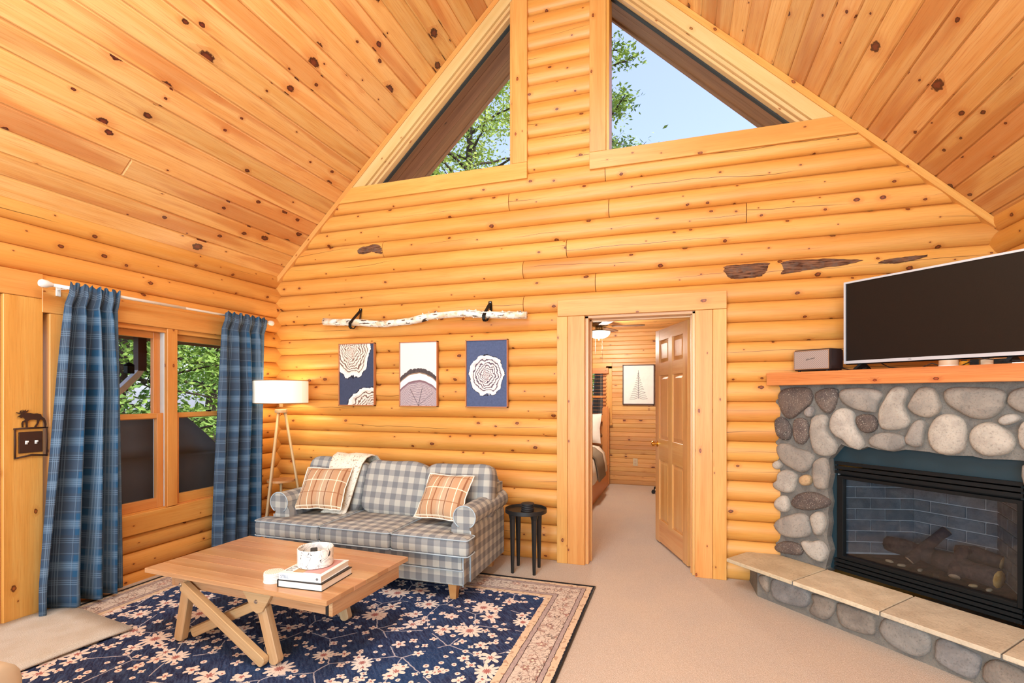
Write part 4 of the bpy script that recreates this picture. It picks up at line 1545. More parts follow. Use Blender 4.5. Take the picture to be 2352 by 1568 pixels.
# ================================================================== wall pictures and birch branch
for (x0, x1, z0, z1, mat, nm, lab) in (
        (.794, 1.197, 1.311, 1.914, 'print_slices', 'canvas_print', 'framed canvas of two pale tree slices on navy, left of the three over the sofa'),
        (1.465, 1.858, 1.308, 1.909, 'print_arch', 'canvas_print', 'framed canvas of a cut trunk with dark bark under a blank white sky'),
        (2.138, 2.534, 1.305, 1.904, 'print_single', 'canvas_print', 'framed canvas of one round tree slice centred on slate blue')):
    w, h = x1 - x0, z1 - z0
    t = thing(nm, lab, 'picture', ((x0 + x1) / 2, -.048, (z0 + z1) / 2), 0, 'tree slice canvases over the sofa')
    box('canvas', (-w / 2 + .008, w / 2 - .008, -.022, -.004, -h / 2 + .008, h / 2 - .008), mat, t)
    for nmb, b in (('frame_side', (-w / 2, -w / 2 + .008, -.032, 0, -h / 2, h / 2)), ('frame_side', (w / 2 - .008, w / 2, -.032, 0, -h / 2, h / 2)),
                   ('frame_side', (-w / 2, w / 2, -.032, 0, -h / 2, -h / 2 + .008)), ('frame_side', (-w / 2, w / 2, -.032, 0, h / 2 - .008, h / 2))):
        box(nmb, b, 'frame_red_wood', t, .001)

bz_ = [(.66, 2.13), (.80, 2.118), (.95, 2.112), (1.08, 2.103), (1.22, 2.085), (1.33, 2.079), (1.46, 2.084), (1.6, 2.092), (1.70, 2.108), (1.80, 2.128), (1.92, 2.133), (2.08, 2.138), (2.2, 2.134), (2.32, 2.118), (2.45, 2.108), (2.6, 2.100), (2.72, 2.094)]
rr = [.040, .038, .040, .038, .036, .037, .036, .037, .042, .036, .034, .036, .038, .036, .035, .036, .036]
bp = [(x, -.115 + .006 * math.sin(x * 7), z) for x, z in bz_]
br = thing('birch_branch', 'peeling white birch branch hung on two black straps above the canvases', 'branch', bp[0])
o_ = [tuple(Vector(q) - Vector(bp[0])) for q in bp]
tube('branch', o_, [r_ * .86 for r_ in rr], 'birch_bark', br, 14)
rnd = random.Random(3)
for q in range(26):
    k = rnd.randrange(8, len(o_) - 1)
    t_ = rnd.random()
    c = Vector(o_[k]).lerp(Vector(o_[min(k + 1, len(o_) - 1)]), t_)
    s_ = rnd.choice((-1, 1))
    w_, l_ = rnd.uniform(.005, .012), rnd.uniform(.003, .010)
    z_ = s_ * rr[k] * .82
    mk('bark_curl', [c + Vector((-w_, -.006, z_)), c + Vector((w_, -.004, z_)), c + Vector((w_ * .4, -.016, z_ + s_ * l_)), c + Vector((-w_ * .5, -.012, z_ + s_ * l_ * .8)),
                     c + Vector((-w_, -.009, z_)), c + Vector((w_, -.007, z_)), c + Vector((w_ * .4, -.019, z_ + s_ * l_)), c + Vector((-w_ * .5, -.015, z_ + s_ * l_ * .8))],
       [(0, 1, 2, 3), (7, 6, 5, 4), (0, 4, 5, 1), (1, 5, 6, 2), (2, 6, 7, 3), (3, 7, 4, 0)], 'birch_bark', br)
for (x, zt, xb, zb, lab) in ((1.025, 2.25, .985, 2.075, 'black iron strap holding the left end of the birch branch'), (2.362, 2.245, 2.345, 2.085, 'black iron strap holding the right end of the birch branch')):
    t = thing('branch_strap', lab, 'bracket', (x, -.045, zt), 0, 'straps of the birch branch')
    dx, dz = xb - x, zb - zt
    tube('strap', [(0, -.002, 0), (0, -.006, -.02), (dx * .45, -.075, dz * .55), (dx, -.118, dz + .02), (dx, -.116, dz - .012), (dx, -.095, dz - .026), (dx, -.05, dz - .022), (dx * .6 + .02, -.01, dz * .6), (.004, -.002, -.02)],
         .005, 'black_metal', t, sq=(.030, .005))
    lathe('screw', [(0, .003), (.005, .002), (.005, 0), (0, 0)], 'steel', t, 10, (0, -.006, -.01), (R(90), 0, 0))

# ================================================================== light switch with moose
sw = thing('light_switch', 'rustic iron double light switch plate topped by a walking moose', 'light switch', (.052, -2.158, 1.12), R(90))
# local x = +y of the room, local -y = into the room
box('plate', (-.062, .062, -.008, 0, -.066, .066), 'rust_iron', sw, .002)
for x in (-.025, .025):
    box('toggle', (x - .006, x + .006, -.012, -.006, -.012, .010), 'white_metal', sw, .001)
    box('toggle_tip', (x - .004, x + .006, -.022, -.010, -.0, .010), 'white_metal', sw, .001)
for a, b in (((-.088, .087), (.090, .087)), ((-.085, -.095), (.088, -.092)), ((-.082, -.098), (-.082, .09)), ((.084, -.098), (.084, .092))):
    m = ((a[0] + b[0]) / 2, (a[1] + b[1]) / 2 + (.012 if a[1] < 0 and b[1] < 0 else .002))
    tube('twig', [(a[0], -.006, a[1]), (m[0], -.008, m[1]), (b[0], -.006, b[1])], [.005, .006, .005], 'rust_iron', sw, 7)
moose = [(-.072, .160), (-.060, .168), (-.052, .178), (-.042, .180), (-.030, .184), (-.005, .184), (.012, .179), (.032, .180), (.052, .174), (.056, .160), (.072, .146), (.078, .130), (.082, .108), (.080, .092), (.072, .092), (.070, .112), (.064, .132),
         (.050, .144), (.046, .140), (.040, .118), (.026, .092), (.016, .092), (.030, .118), (.032, .138), (.014, .142), (-.008, .140), (-.018, .132), (-.018, .092), (-.027, .092), (-.027, .130), (-.040, .124), (-.040, .096), (-.047, .096), (-.049, .122), (-.044, .134), (-.030, .140),
         (-.036, .154), (-.046, .158), (-.052, .152), (-.056, .160)]
prism('moose', moose, -.010, -.005, 'rust_iron', sw)
for ap in ([(-.050, .178), (-.060, .180), (-.078, .186), (-.074, .190), (-.058, .186), (-.056, .196), (-.050, .204), (-.048, .192)], [(-.048, .180), (-.044, .192), (-.042, .206), (-.037, .194), (-.030, .206), (-.026, .194), (-.012, .204), (-.020, .190), (-.034, .184)]):
    prism('antler', ap, -.009, -.005, 'rust_iron', sw)

# ================================================================== curtain rod and curtains
rodx, rodz = .13, 2.122
rod = thing('curtain_rod', 'white metal curtain rod with knob ends over the window', 'curtain rod', (rodx, -2.06, rodz), R(90))
tube('pole', [(-.02, 0, 0), (1.77, 0, 0)], .0095, 'white_metal', rod, 14)
tube('pole_sleeve', [(-.02, 0, 0), (.9, 0, 0)], .0112, 'white_metal', rod, 14)
for x, s in ((-.02, -1), (1.77, 1)):
    lathe('finial', [(.011, 0), (.016, .012), (.018, .02), (.024, .034), (.026, .062), (.020, .072), (0, .074)], 'white_metal', rod, 18, (x, 0, 0), (0, R(90 * s), 0))
for x in (.05, 1.68):
    tube('bracket', [(x, .075, -.012), (x, .03, -.012), (x, .0, -.013)], .004, 'white_metal', rod, sq=(.014, .005))
    box('bracket_plate', (x - .014, x + .014, .066, .0745, -.055, .01), 'white_metal', rod, .002)


def curtain(lab, yt0, yt1, yb0, yb1, zbot, nf, seed, amp=1.0):
    t = thing('curtain', lab, 'curtain', (rodx, yt0, 0), 0, 'blue plaid curtains')
    rows, uvs = [], []
    nc, nr = nf * 12 + 1, 30
    rnd = random.Random(seed)
    ph = [rnd.uniform(-.5, .5) for _ in range(nf + 2)]
    am = [rnd.uniform(.6, 1.2) for _ in range(nf + 2)]
    Wd = 1.30
    for j in range(nr + 1):
        s = j / nr
        z = rodz + .028 - s * (rodz + .028 - zbot)
        sp_ = min(1, max(0, (s - .02) / .9)) ** .8
        ya = (yt0 + (yb0 - yt0) * sp_) - yt0
        yb = (yt1 + (yb1 - yt1) * sp_) - yt0
        row, ur = [], []
        for i in range(nc):
            q = i / (nc - 1)
            f = q * nf
            k = int(min(f, nf - 1e-6))
            A = am[k] * (1 - (f - k)) + am[k + 1] * (f - k)
            near = max(0, 1 - s / .10)
            deep = (.030 + .062 * min(1, s * 3)) * A * amp
            wv = math.sin(2 * PI * (f + .25 * math.sin(f * 1.3 + seed) * s))
            fine = .012 * math.sin(2 * PI * f * 3.1 + seed) * near
            x = deep * wv * (1 - .75 * near) + fine
            if abs(s) < .001:
                x *= .6
            x *= min(1, math.sin(PI * q) * 3 + .15)
            x += .032 * max(0, 1 - (s / .06) ** 3)
            y = ya + (yb - ya) * (q + .035 * math.sin(2 * PI * f * 2) / nf)
            # ruffled heading above the rod
            zz = z + (.012 * math.sin(f * 11 + seed) * near)
            row.append((x, y, zz))
            ur.append((q * Wd, rodz - z))
        rows.append(row)
        uvs.append(ur)
    sheet('panel', rows, 'curtain_plaid', t, .004, uvs)
    return t


curtain('blue plaid curtain hanging left of the window beside the door post', -2.0, -1.685, -2.165, -1.66, .034, 4, 2, 1.15)
curtain('blue plaid curtain hanging right of the window beside the floor lamp', -.80, -.325, -.905, -.35, .03, 4, 5, .9)

# ================================================================== floor lamp
LX, LY = .315, -.31
lamp = thing('floor_lamp', 'wooden tripod floor lamp with lit white drum shade in the corner', 'lamp', (LX, LY, 0))
lathe('lamp_shade', [(.243, 1.335), (.245, 1.335), (.245, 1.553), (.243, 1.553)], 'lamp_linen', lamp, 40)
for z in (1.337, 1.551):
    tube('shade_rim', [(.244 * math.cos(a * PI / 20), .244 * math.sin(a * PI / 20), z) for a in range(40)], .0035, 'gold_trim', lamp, 6, closed=True)
for k in range(3):
    a = k * 2 * PI / 3
    tube('spider', [(0, 0, 1.52), (.243 * math.cos(a), .243 * math.sin(a), 1.535)], .002, 'steel', lamp, 5)
superq('bulb', (.032, .032, .045), 1.0, 'lit_bowl', lamp, (0, 0, 1.45), nu=16, nv=10)
tube('socket', [(0, 0, 1.30), (0, 0, 1.41)], .017, 'ash', lamp, 14)
lathe('hub', [(0, 1.245), (.055, 1.245), (.057, 1.252), (.057, 1.272), (.055, 1.278), (0, 1.278)], 'ash', lamp, 20)
for a in (R(-88), R(32), R(170)):
    c, s = math.cos(a), math.sin(a)
    tube('leg', [(.035 * c, .035 * s, 1.255), (.235 * c, .235 * s, .0)], [.0135, .012], 'ash', lamp, 10)
lathe('shelf', [(0, .585), (.125, .585), (.125, .605), (0, .605)], 'leg_wood', lamp, 28)
tube('shelf_post', [(0, 0, .585), (0, 0, .40)], .012, 'ash', lamp, 10)
light('POINT', 'floor_lamp_bulb', (LX, LY, 1.46), 15, (1, .80, .52), radius=.05)

# ================================================================== sofa
so = thing('sofa', 'three-seat sofa in grey and beige checks with rolled arms', 'sofa', (1.725, -.66, 0))
SW = .90
fab = 'sofa_check'
box('base', (-.835, .835, -.43, .40, .115, .33), fab, so, .012, 2)
box('front_rail', (-.835, .835, -.445, -.42, .225, .335), fab, so, .01, 2)
tube('piping', [(-.84, -.447, .224), (.84, -.447, .224)], .004, 'sofa_piping', so, 6)
tube('piping', [(-.838, -.445, .118), (-.838, -.445, .33)], .004, 'sofa_piping', so, 6)
tube('piping', [(.838, -.445, .118), (.838, -.445, .33)], .004, 'sofa_piping', so, 6)
for s in (-1, 1):
    # rolled arm: panel below, scroll above
    prof = [(.70, .20), (.70, .50)]
    for k in range(13):
        a = R(200 - k * 22)
        prof.append((.800 + .082 * math.cos(a), .562 + .078 * math.sin(a)))
    prof += [(.845, .46), (.845, .118), (.70, .118)]
    prof = [(x * s, z) for x, z in prof]
    if s > 0:
        prof = prof[::-1]
    arm = prism('arm', prof, -.335, .385, fab, so, smooth=False)
    for pl in arm.data.polygons:
        pl.use_smooth = len(pl.vertices) == 4
    arm.data.set_sharp_from_angle(angle=R(45))
    # uv around the scroll so that the checks follow it
    me = arm.data
    ul = me.uv_layers[0]
    for pl in me.polygons:
        if len(pl.vertices) == 4 and abs(pl.normal.y) < .3:
            for li in pl.loop_indices:
                c_ = me.vertices[me.loops[li].vertex_index].co
                d_ = Vector((c_.x - 0.80 * s, c_.z - .56))
                t_ = math.atan2(d_.y, d_.x * s) * .095 if c_.z > .455 else c_.z - .56 - .03
                ul.data[li].uv = (c_.y, t_)
    ring = [(s * (.800 + .084 * math.cos(a)), -.338, .562 + .080 * math.sin(a)) for a in [R(q) for q in range(-60, 245, 15)]]
    tube('arm_piping', ring, .004, 'sofa_piping', arm, 6)
    tube('arm_piping', [(s * .848, -.338, .12), (s * .848, -.338, .47)], .004, 'sofa_piping', arm, 6)
box('back', (-.84, .84, .20, .40, .25, .745), fab, so, .04, 3)
def round_outline(poly, r, n=4):
    out = []
    m = len(poly)
    for i in range(m):
        p0, p1, p2 = Vector(poly[i - 1]), Vector(poly[i]), Vector(poly[(i + 1) % m])
        a_, b_ = (p0 - p1).normalized(), (p2 - p1).normalized()
        for q in range(n + 1):
            t = q / n
            out.append((p1 + a_ * r * (1 - t) ** 2 + b_ * r * t ** 2))
    return out


for k in range(3):
    # outer cushions are T-shaped: they run forward past the front of the arm
    if k == 1:
        pl_ = [(-.299, -.5), (.299, -.5), (.299, .23), (-.299, .23)]
    else:
        pl_ = [(.301, -.5), (.895, -.5), (.895, -.352), (.715, -.352), (.715, .23), (.301, .23)]
        if k == 0:
            pl_ = [(-x_, y_) for x_, y_ in pl_][::-1]
    ol_ = round_outline(pl_, .035)
    ccx = sum(p_.x for p_ in ol_) / len(ol_)
    V, F = [], []
    n_ = len(ol_)
    cen = Vector((sum(p_[0] for p_ in pl_) / len(pl_), -.14))
    rings = ((0, .332, .03), (0, .336, .012), (0, .36, .0), (0, .42, .0), (0, .448, .010), (0, .458, .03))
    for (_, z_, ins) in rings:
        for i in range(n_):
            p0, p1, p2 = ol_[i - 1], ol_[i], ol_[(i + 1) % n_]
            t_ = (p2 - p0).normalized()
            nv_ = Vector((-t_.y, t_.x))
            V.append((p1.x + nv_.x * ins, p1.y + nv_.y * ins, z_))
    for j in range(len(rings) - 1):
        for i in range(n_):
            F.append((j * n_ + i, j * n_ + (i + 1) % n_, (j + 1) * n_ + (i + 1) % n_, (j + 1) * n_ + i))
    F.append(tuple(range((len(rings) - 1) * n_, len(rings) * n_)))
    F.append(tuple(range(n_))[::-1])
    cs = mk('seat_cushion', V, F, fab, so, smooth=True)
    cs.data.set_sharp_from_angle(angle=R(50))
    tube('piping', [(p_.x, p_.y, .447) for p_ in ol_], .0045, 'sofa_piping', cs, 6, closed=True)
    tube('piping', [(p_.x, p_.y, .338) for p_ in ol_], .0045, 'sofa_piping', cs, 6, closed=True)
for k, (x, tilt, roll) in enumerate(((-.57, 14, 3), (.01, 15, 1.5), (.57, 13, -2))):
    superq('back_cushion', (.292, .105, .225), .36, fab, so, (x, .115, .640), (R(-tilt), R(roll), 0), 36, 20, .0, .016)
for x in (-.74, .74):
    for y in (-.375, .345):
        lathe('leg', [(0, 0), (.028, 0), (.046, .116), (0, .116)], 'leg_wood', so, 4, (x, y, 0), (0, 0, R(45)), smooth=False)

for (x, y, z, w, rot, lab) in ((1.185, -.79, .655, .405, (R(-36), R(-1), R(8)), 'tan plaid throw pillow with frayed edge at the left end of the sofa'),
                               (2.275, -.80, .655, .395, (R(-36), R(-1), R(-8)), 'tan plaid throw pillow with frayed edge at the right end of the sofa')):
    t = thing('throw_pillow', lab, 'pillow', (x, y, z), 0, 'tan plaid throw pillows')
    t.rotation_euler = rot
    pillow('cover', w, w * .92, .15, 'tan_plaid', t)
    fr = []
    n_ = 60
    rnd = random.Random(int(x * 10))
    for q in range(n_):
        f = q / n_ * 4
        k = int(f)
        u_ = f - k
        e = (w / 2 * (1 - .07 * (1 - abs(2 * u_ - 1))), w * .46 * (1 - .07 * (1 - abs(2 * u_ - 1))))
        pt = [(-w / 2 + w * u_, -e[1]), (e[0], -w * .46 + w * .92 * u_), (w / 2 - w * u_, e[1]), (-e[0], w * .46 - w * .92 * u_)][k]
        fr.append((pt[0] * (1.01 + rnd.uniform(-.008, .012)), rnd.uniform(-.003, .003), pt[1] * (1.01 + rnd.uniform(-.008, .012))))
    tube('fringe', fr, .005, 'linen_white', t, 5, closed=True)

th = thing('throw_blanket', 'cream speckled throw blanket draped over the left back cushion of the sofa', 'blanket', (1.27, -.60, .5))
path = [(.26, .10), (.215, .34), (.165, .395), (.10, .405), (.035, .385), (-.01, .33), (-.045, .24), (-.085, .13), (-.125, .02), (-.15, -.035), (-.19, -.046)]
rows = []
for j, (y, z) in enumerate(path):
    s = j / (len(path) - 1)
    x0, x1 = -.20 + .10 * s, .215 - .11 * s
    rows.append([(x0 + (x1 - x0) * i / 9, y + .008 * math.sin(i * 1.7 + j) - (.012 if s > .4 else 0), z + .006 * math.sin(i * 1.1 + j * .7)) for i in range(10)])
bl_ = sheet('cloth', rows, 'speckled_knit', th, .012)

# ================================================================== side table and black coasters
TX, TY = 2.775, -.325
stb = thing('side_table', 'small round black side table with four tapering legs right of the sofa', 'side table', (TX, TY, 0), R(3))
lathe('tray_top', [(0, .468), (.160, .468), (.168, .472), (.168, .503), (.164, .503), (.160, .484), (0, .484)], 'black_paint', stb, 40)
for sx_, sy_ in ((-1, -1), (1, -1), (1, 1), (-1, 1)):
    x, y = .088 * sx_, .092 * sy_
    lathe('leg', [(0, 0), (.013, 0), (.024, .43), (.034, .47), (0, .47)], 'black_paint', stb, 6, (x, y, 0), (R(0), 0, R(30)), smooth=False)
for k in range(4):
    c = thing('round_coaster', ['bottom black round coaster of the stack on the side table', 'second black round coaster from the bottom on the side table', 'third black round coaster from the bottom on the side table', 'topmost black round coaster of the stack on the side table'][k],
              'coaster', (TX + .018 + .003 * (k % 2), TY - .02, .484 + .0165 * k), 0, 'stack of black coasters')
    lathe('disc', [(0, 0), (.048, 0), (.053, .004), (.053, .012), (.048, .016), (0, .016)], 'coaster_black', c, 28)
    lathe('felt_pad', [(0, -.0002), (.044, -.0002), (.044, .001), (0, .001)], 'rubber', c, 20)

# ================================================================== coffee table
tb = thing('coffee_table', 'light oak transforming coffee table with crossed folding legs', 'coffee table', (1.712, -1.836, 0), R(-3))
TL, TWd, TZ = 1.295, .715, .43
nbd = 7
for k in range(nbd):
    y0 = -TWd / 2 + TWd * k / nbd
    box('top_board', (-TL / 2, TL / 2, y0 + .0004, y0 + TWd / nbd - .0004, TZ - .026, TZ), 'oak', tb, .0018, ax=0)
box('apron', (-.50, .60, -.285, -.262, .325, .402), 'oak', tb, .002)
box('apron', (-.50, .60, .262, .285, .325, .402), 'oak', tb, .002)
box('apron', (.602, .626, -.29, .29, .322, .402), 'oak', tb, .002)
box('apron', (-.525, -.50, -.285, .285, .325, .402), 'oak', tb, .002)
box('side_strip', (.585, .60, -.292, -.284, .325, .402), 'black_paint', tb, .001)
box('under_tray', (-.5, .6, -.26, .26, .385, .402), 'oak', tb)


def bar(name, a, b, y, w, t, mat='ash'):
    """flat rounded bar in the xz plane from a to b"""
    a, b = Vector(a), Vector(b)
    d = (b - a)
    L = d.length
    an = math.atan2(d.y, d.x)
    r = w / 2
    po = [(L / 2 + r * .6 * math.cos(q), r * math.sin(q)) for q in [R(x) for x in range(-90, 91, 30)]]
    po += [(-L / 2 + r * .6 * math.cos(q), r * math.sin(q)) for q in [R(x) for x in range(90, 271, 30)]]
    c = (a + b) / 2
    return prism(name, po, -t / 2, t / 2, mat, tb, bev=.003, loc=(c.x, y, c.y), rot=(0, -an, 0), ax=0)


for s in (-1, 1):
    yo = s * .275
    bar('leg', (-.462, .035), (-.392, .355), yo, .062, .042)
    bar('leg', (-.372, .350), (.205, .040), yo + s * .042, .058, .036)
    bar('leg', (.250, .035), (.160, .315), yo, .064, .042)
    bar('cross_leg', (-.40, .055), (.12, .305), yo - s * .04, .052, .034)
    po = [(.03, .40), (.26, .40), (.225, .345), (.185, .285), (.15, .272), (.115, .285), (.075, .345)]
    prism('bracket', po, yo + s * .022 - .011, yo + s * .022 + .011, 'ash', tb, bev=.002)
    for (x, z) in ((.145, .335), (-.385, .362)):
        lathe('bolt', [(0, .006), (.008, .005), (.011, .0), (0, 0)], 'steel', tb, 12, (x, yo + s * (.034 if x > 0 else .062), z), (R(90) if s < 0 else R(-90), 0, 0))
tube('stretcher', [(-.44, -.27, .06), (-.44, .27, .06)], .012, 'ash', tb, 8)

bk = thing('black_cover_book', 'black covered hardback with white page edges, lower book on the coffee table', 'book', (2.107, -2.012, TZ), R(3))
w_, h_ = .262, .272
box('pages', (-w_ / 2 + .004, w_ / 2 - .003, -h_ / 2 + .003, h_ / 2 - .003, .004, .034), 'paper', bk)
box('cover', (-w_ / 2, w_ / 2, -h_ / 2, h_ / 2, 0, .004), 'cover_black', bk, .001)
box('cover', (-w_ / 2, w_ / 2, -h_ / 2, h_ / 2, .034, .039), 'cover_black', bk, .001)
box('spine', (-w_ / 2 - .003, -w_ / 2 + .001, -h_ / 2, h_ / 2, 0, .039), 'cover_black', bk, .001)
bk2 = thing('white_cover_book', 'white hardback lettered STILL on its spine, lying on the black book', 'book', (2.098, -2.008, TZ + .039), R(5))
w_, h_ = .245, .262
box('pages', (-w_ / 2 + .003, w_ / 2 - .004, -h_ / 2 + .003, h_ / 2 - .004, .003, .031), 'paper', bk2)
box('cover', (-w_ / 2, w_ / 2, -h_ / 2, h_ / 2, 0, .003), 'cover_white', bk2, .001)
box('cover', (-w_ / 2, w_ / 2, -h_ / 2, h_ / 2, .031, .034), 'cover_white', bk2, .001)
box('spine', (-w_ / 2, w_ / 2, -h_ / 2 - .002, -h_ / 2 + .002, 0, .034), 'cover_white', bk2, .001)
text_mesh('spine_lettering', 'STILL', .021, 'ink_blue', bk2, (-.112, -h_ / 2 - .0026, .010), (R(90), 0, 0))
lathe('spine_emblem', [(0, .0006), (.007, .0006), (.007, 0), (0, 0)], 'ink_grey', bk2, 14, (.10, -h_ / 2 - .002, .017), (R(90), 0, 0))
text_mesh('cover_lettering', 'STILL', .05, 'ink_grey', bk2, (-.075, -.10, .0343), (0, 0, R(90)))
box('cover_photo', (-.05, .10, -.10, .115, .0341, .0346), 'print_rose', bk2)
box('cover_photo', (-.06, -.0, -.105, -.04, .0345, .035), 'print_tan', bk2)
bw = thing('marble_bowl', 'white marbled cylindrical bowl standing on the books', 'bowl', (2.085, -1.99, TZ + .0735))
lathe('vessel', [(0, .0), (.082, .0), (.090, .004), (.092, .012), (.0925, .094), (.090, .097), (.086, .095), (.084, .014), (0, .010)], 'marble', bw, 44)
rm = thing('tv_remote', 'dark remote control end sticking up inside the marbled bowl', 'remote control', (2.075, -1.99, TZ + .118))
rm.rotation_euler = (R(62), 0, R(40))
box('handset', (-.018, .018, -.045, .045, -.008, .008), 'cover_black', rm, .003)
for k in range(3):
    box('button', (-.009, .009, -.03 + .022 * k, -.02 + .022 * k, .008, .0095), 'ink_grey', rm, .001)
for k in range(6):
    c = thing('oval_coaster', ['bottom pale striped coaster of the stack on the coffee table', 'second pale striped coaster from the bottom on the coffee table', 'third pale striped coaster from the bottom on the coffee table',
                               'fourth pale striped coaster from the bottom on the coffee table', 'fifth pale striped coaster from the bottom on the coffee table', 'topmost pale striped coaster on the coffee table'][k],
              'coaster', (1.902 + .001 * (k % 3), -2.095 + .001 * (k % 2), TZ + .0088 * k), R(20), 'stack of pale striped coasters')
    lathe('disc', [(0, 0), (.048, 0), (.050, .002), (.050, .0066), (.048, .0086), (0, .0086)], 'paper', c, 26)
    lathe('striped_face', [(0, .0086), (.046, .0086), (.0455, .0087), (0, .00875)], 'coaster_stripe', c, 26)

# ================================================================== rugs
rx0, rx1, ry0, ry1 = .13, 3.365, -3.02, -.525
rug_material((rx1 - rx0) / 2, (ry1 - ry0) / 2)
rug = thing('area_rug', 'navy floral area rug with beige patterned border under sofa and coffee table', 'rug', ((rx0 + rx1) / 2, (ry0 + ry1) / 2, 0))
box('pile', (-(rx1 - rx0) / 2, (rx1 - rx0) / 2, -(ry1 - ry0) / 2, (ry1 - ry0) / 2, .0, .008), 'rug_print', rug)
a_, b_ = (rx1 - rx0) / 2, (ry1 - ry0) / 2
tube('edge_binding', [(-a_, -b_, .006), (a_, -b_, .006), (a_, b_, .006), (-a_, b_, .006)], .007, 'cover_black', rug, 6, closed=True)
mt = thing('door_mat', 'plain beige carpet mat by the left door, overlapping the navy rug', 'mat', (.38, -2.62, .009), R(-8))
a_ = .385
rows = []
for j in range(12):
    y = -.62 + 1.22 * j / 11
    rows.append([(-a_ + 2 * a_ * i / 9, y, .010 + (.004 * math.sin(j * .9) if i == 9 else 0)) for i in range(10)])
o = sheet('pile', rows, 'mat_pile', mt, .012)
o.modifiers['solid'].offset = 1

# ================================================================== armchair at the lower left corner
ac = thing('armchair', 'beige upholstered armchair cut off at the lower left corner of the view', 'armchair', (1.56, -3.60, 0), R(4))
superq('seat', (.30, .33, .09), .3, 'beige_upholstery', ac, (0, -.02, .36), nu=28, nv=12)
superq('arm', (.07, .37, .21), .3, 'beige_upholstery', ac, (.37, 0, .39), nu=28, nv=16)
superq('arm', (.07, .37, .21), .3, 'beige_upholstery', ac, (-.37, 0, .39), nu=28, nv=16)
superq('back', (.43, .08, .36), .3, 'beige_upholstery', ac, (0, -.40, .50), nu=28, nv=16)
box('base', (-.38, .38, -.42, .30, .12, .28), 'beige_upholstery', ac, .02, 2)
for x in (-.34, .34):
    for y in (-.38, .26):
        lathe('leg', [(0, 0), (.015, 0), (.025, .13), (0, .13)], 'leg_wood', ac, 8, (x, y, 0))

# ================================================================== bedroom beyond the door
BY, BZ = 3.9, 2.44
wall_bed = struct('wall_bedroom_back')
BH = .0686
bmesh_cache = {}


def wall_board(x0, x1, z):
    ln = round(x1 - x0, 3)
    if ln not in bmesh_cache:
        bm = bmesh.new()
        bmesh.ops.create_cube(bm, size=1)
        for v in bm.verts:
            v.co = Vector((v.co.x * ln, v.co.y * .02 + .01, v.co.z * (BH - .0006)))
        eds = [e for e in bm.edges if all(v.co.y < .005 for v in e.verts)]
        bmesh.ops.bevel(bm, geom=eds, offset=.007, segments=1, affect='EDGES')
        bmesh.ops.recalc_face_normals(bm, faces=bm.faces)
        me = bpy.data.meshes.new('board')
        bm.to_mesh(me)
        bm.free()
        boxuv(me, 0)
        me.materials.append(M('bedroom_board'))
        bmesh_cache[ln] = me
    return link('board', bmesh_cache[ln], None, wall_bed, ((x0 + x1) / 2, BY, z))


BWX0, BWX1, BWZ0, BWZ1 = 2.02, 2.86, .98, 1.84
for k in range(36):
    z = (k + .5) * BH
    if BWZ0 < z < BWZ1:
        wall_board(.9, BWX0, z)
        wall_board(BWX1, 4.9, z)
    else:
        wall_board(.9, 4.9, z)
w = box('wall_bedroom_left', (.8, .9, .16, 3.95, 0, BZ), 'bedroom_board')
w['kind'] = 'structure'
w = box('wall_bedroom_right', (4.9, 5.0, .16, 3.95, 0, BZ), 'bedroom_board')
w['kind'] = 'structure'
w = box('wall_bedroom_front', (.8, 3.1, .125, .155, 0, BZ), 'bedroom_board')
w['kind'] = 'structure'
w = box('wall_bedroom_front.001', (4.14, 5.0, .125, .155, 0, BZ), 'bedroom_board')
w['kind'] = 'structure'
w = box('wall_bedroom_front.002', (3.1, 4.14, .125, .155, 2.09, BZ), 'bedroom_board')
w['kind'] = 'structure'
cb = struct('ceiling_bedroom')
for k in range(27):
    y = .16 + (k + .5) * .14
    box('board', (.85, 4.95, y - .0695, y + .0695, BZ, BZ + .02), 'bedroom_board', cb, .004)
# window in the far wall with wooden blind
window_4 = struct('window_4')
box('casing', (BWX1 - .005, 2.95, BY - .02, BY + .02, .93, 1.87), 'trim', window_4, .002)
box('casing', (1.93, BWX0 + .005, BY - .02, BY + .02, .93, 1.87), 'trim', window_4, .002)
box('casing', (1.93, 2.95, BY - .02, BY + .02, 1.83, 1.92), 'trim', window_4, .002)
box('sill', (1.92, 2.96, BY - .05, BY + .04, .93, .96), 'trim', window_4, .002)
box('sash_stile', (2.80, 2.86, BY + .03, BY + .06, .96, 1.84), 'window_wood', window_4, .002)
box('sash_stile', (2.02, 2.08, BY + .03, BY + .06, .96, 1.84), 'window_wood', window_4, .002)
box('sash_rail', (2.08, 2.80, BY + .03, BY + .06, 1.36, 1.40), 'window_wood', window_4, .002)
box('sash_rail', (2.08, 2.80, BY + .03, BY + .06, .96, 1.02), 'window_wood', window_4, .002)
box('pane', (2.05, 2.83, BY + .04, BY + .046, .97, 1.84), 'glass', window_4)
for q in range(1, 8):
    box('muntin', (2.08 + q * .09 - .002, 2.08 + q * .09 + .002, BY + .048, BY + .054, 1.0, 1.83), 'black_metal', window_4)
for q in range(1, 9):
    box('muntin', (2.08, 2.80, BY + .048, BY + .054, 1.0 + q * .095 - .002, 1.0 + q * .095 + .002), 'black_metal', window_4)
bd = thing('window_blind', 'wooden window blind with open slats and valance in the bedroom', 'blind', (2.44, BY - .03, 1.75))
box('valance', (-.42, .46, -.06, -.045, .0, .09), 'mantel', bd, .003)
box('headrail', (-.42, .44, -.045, .01, .03, .07), 'mantel', bd, .002)
for k in range(14):
    box('slat', (-.41, .43, -.025, .022, -.055 * k - .03, -.055 * k - .027), 'mantel', bd, .001)
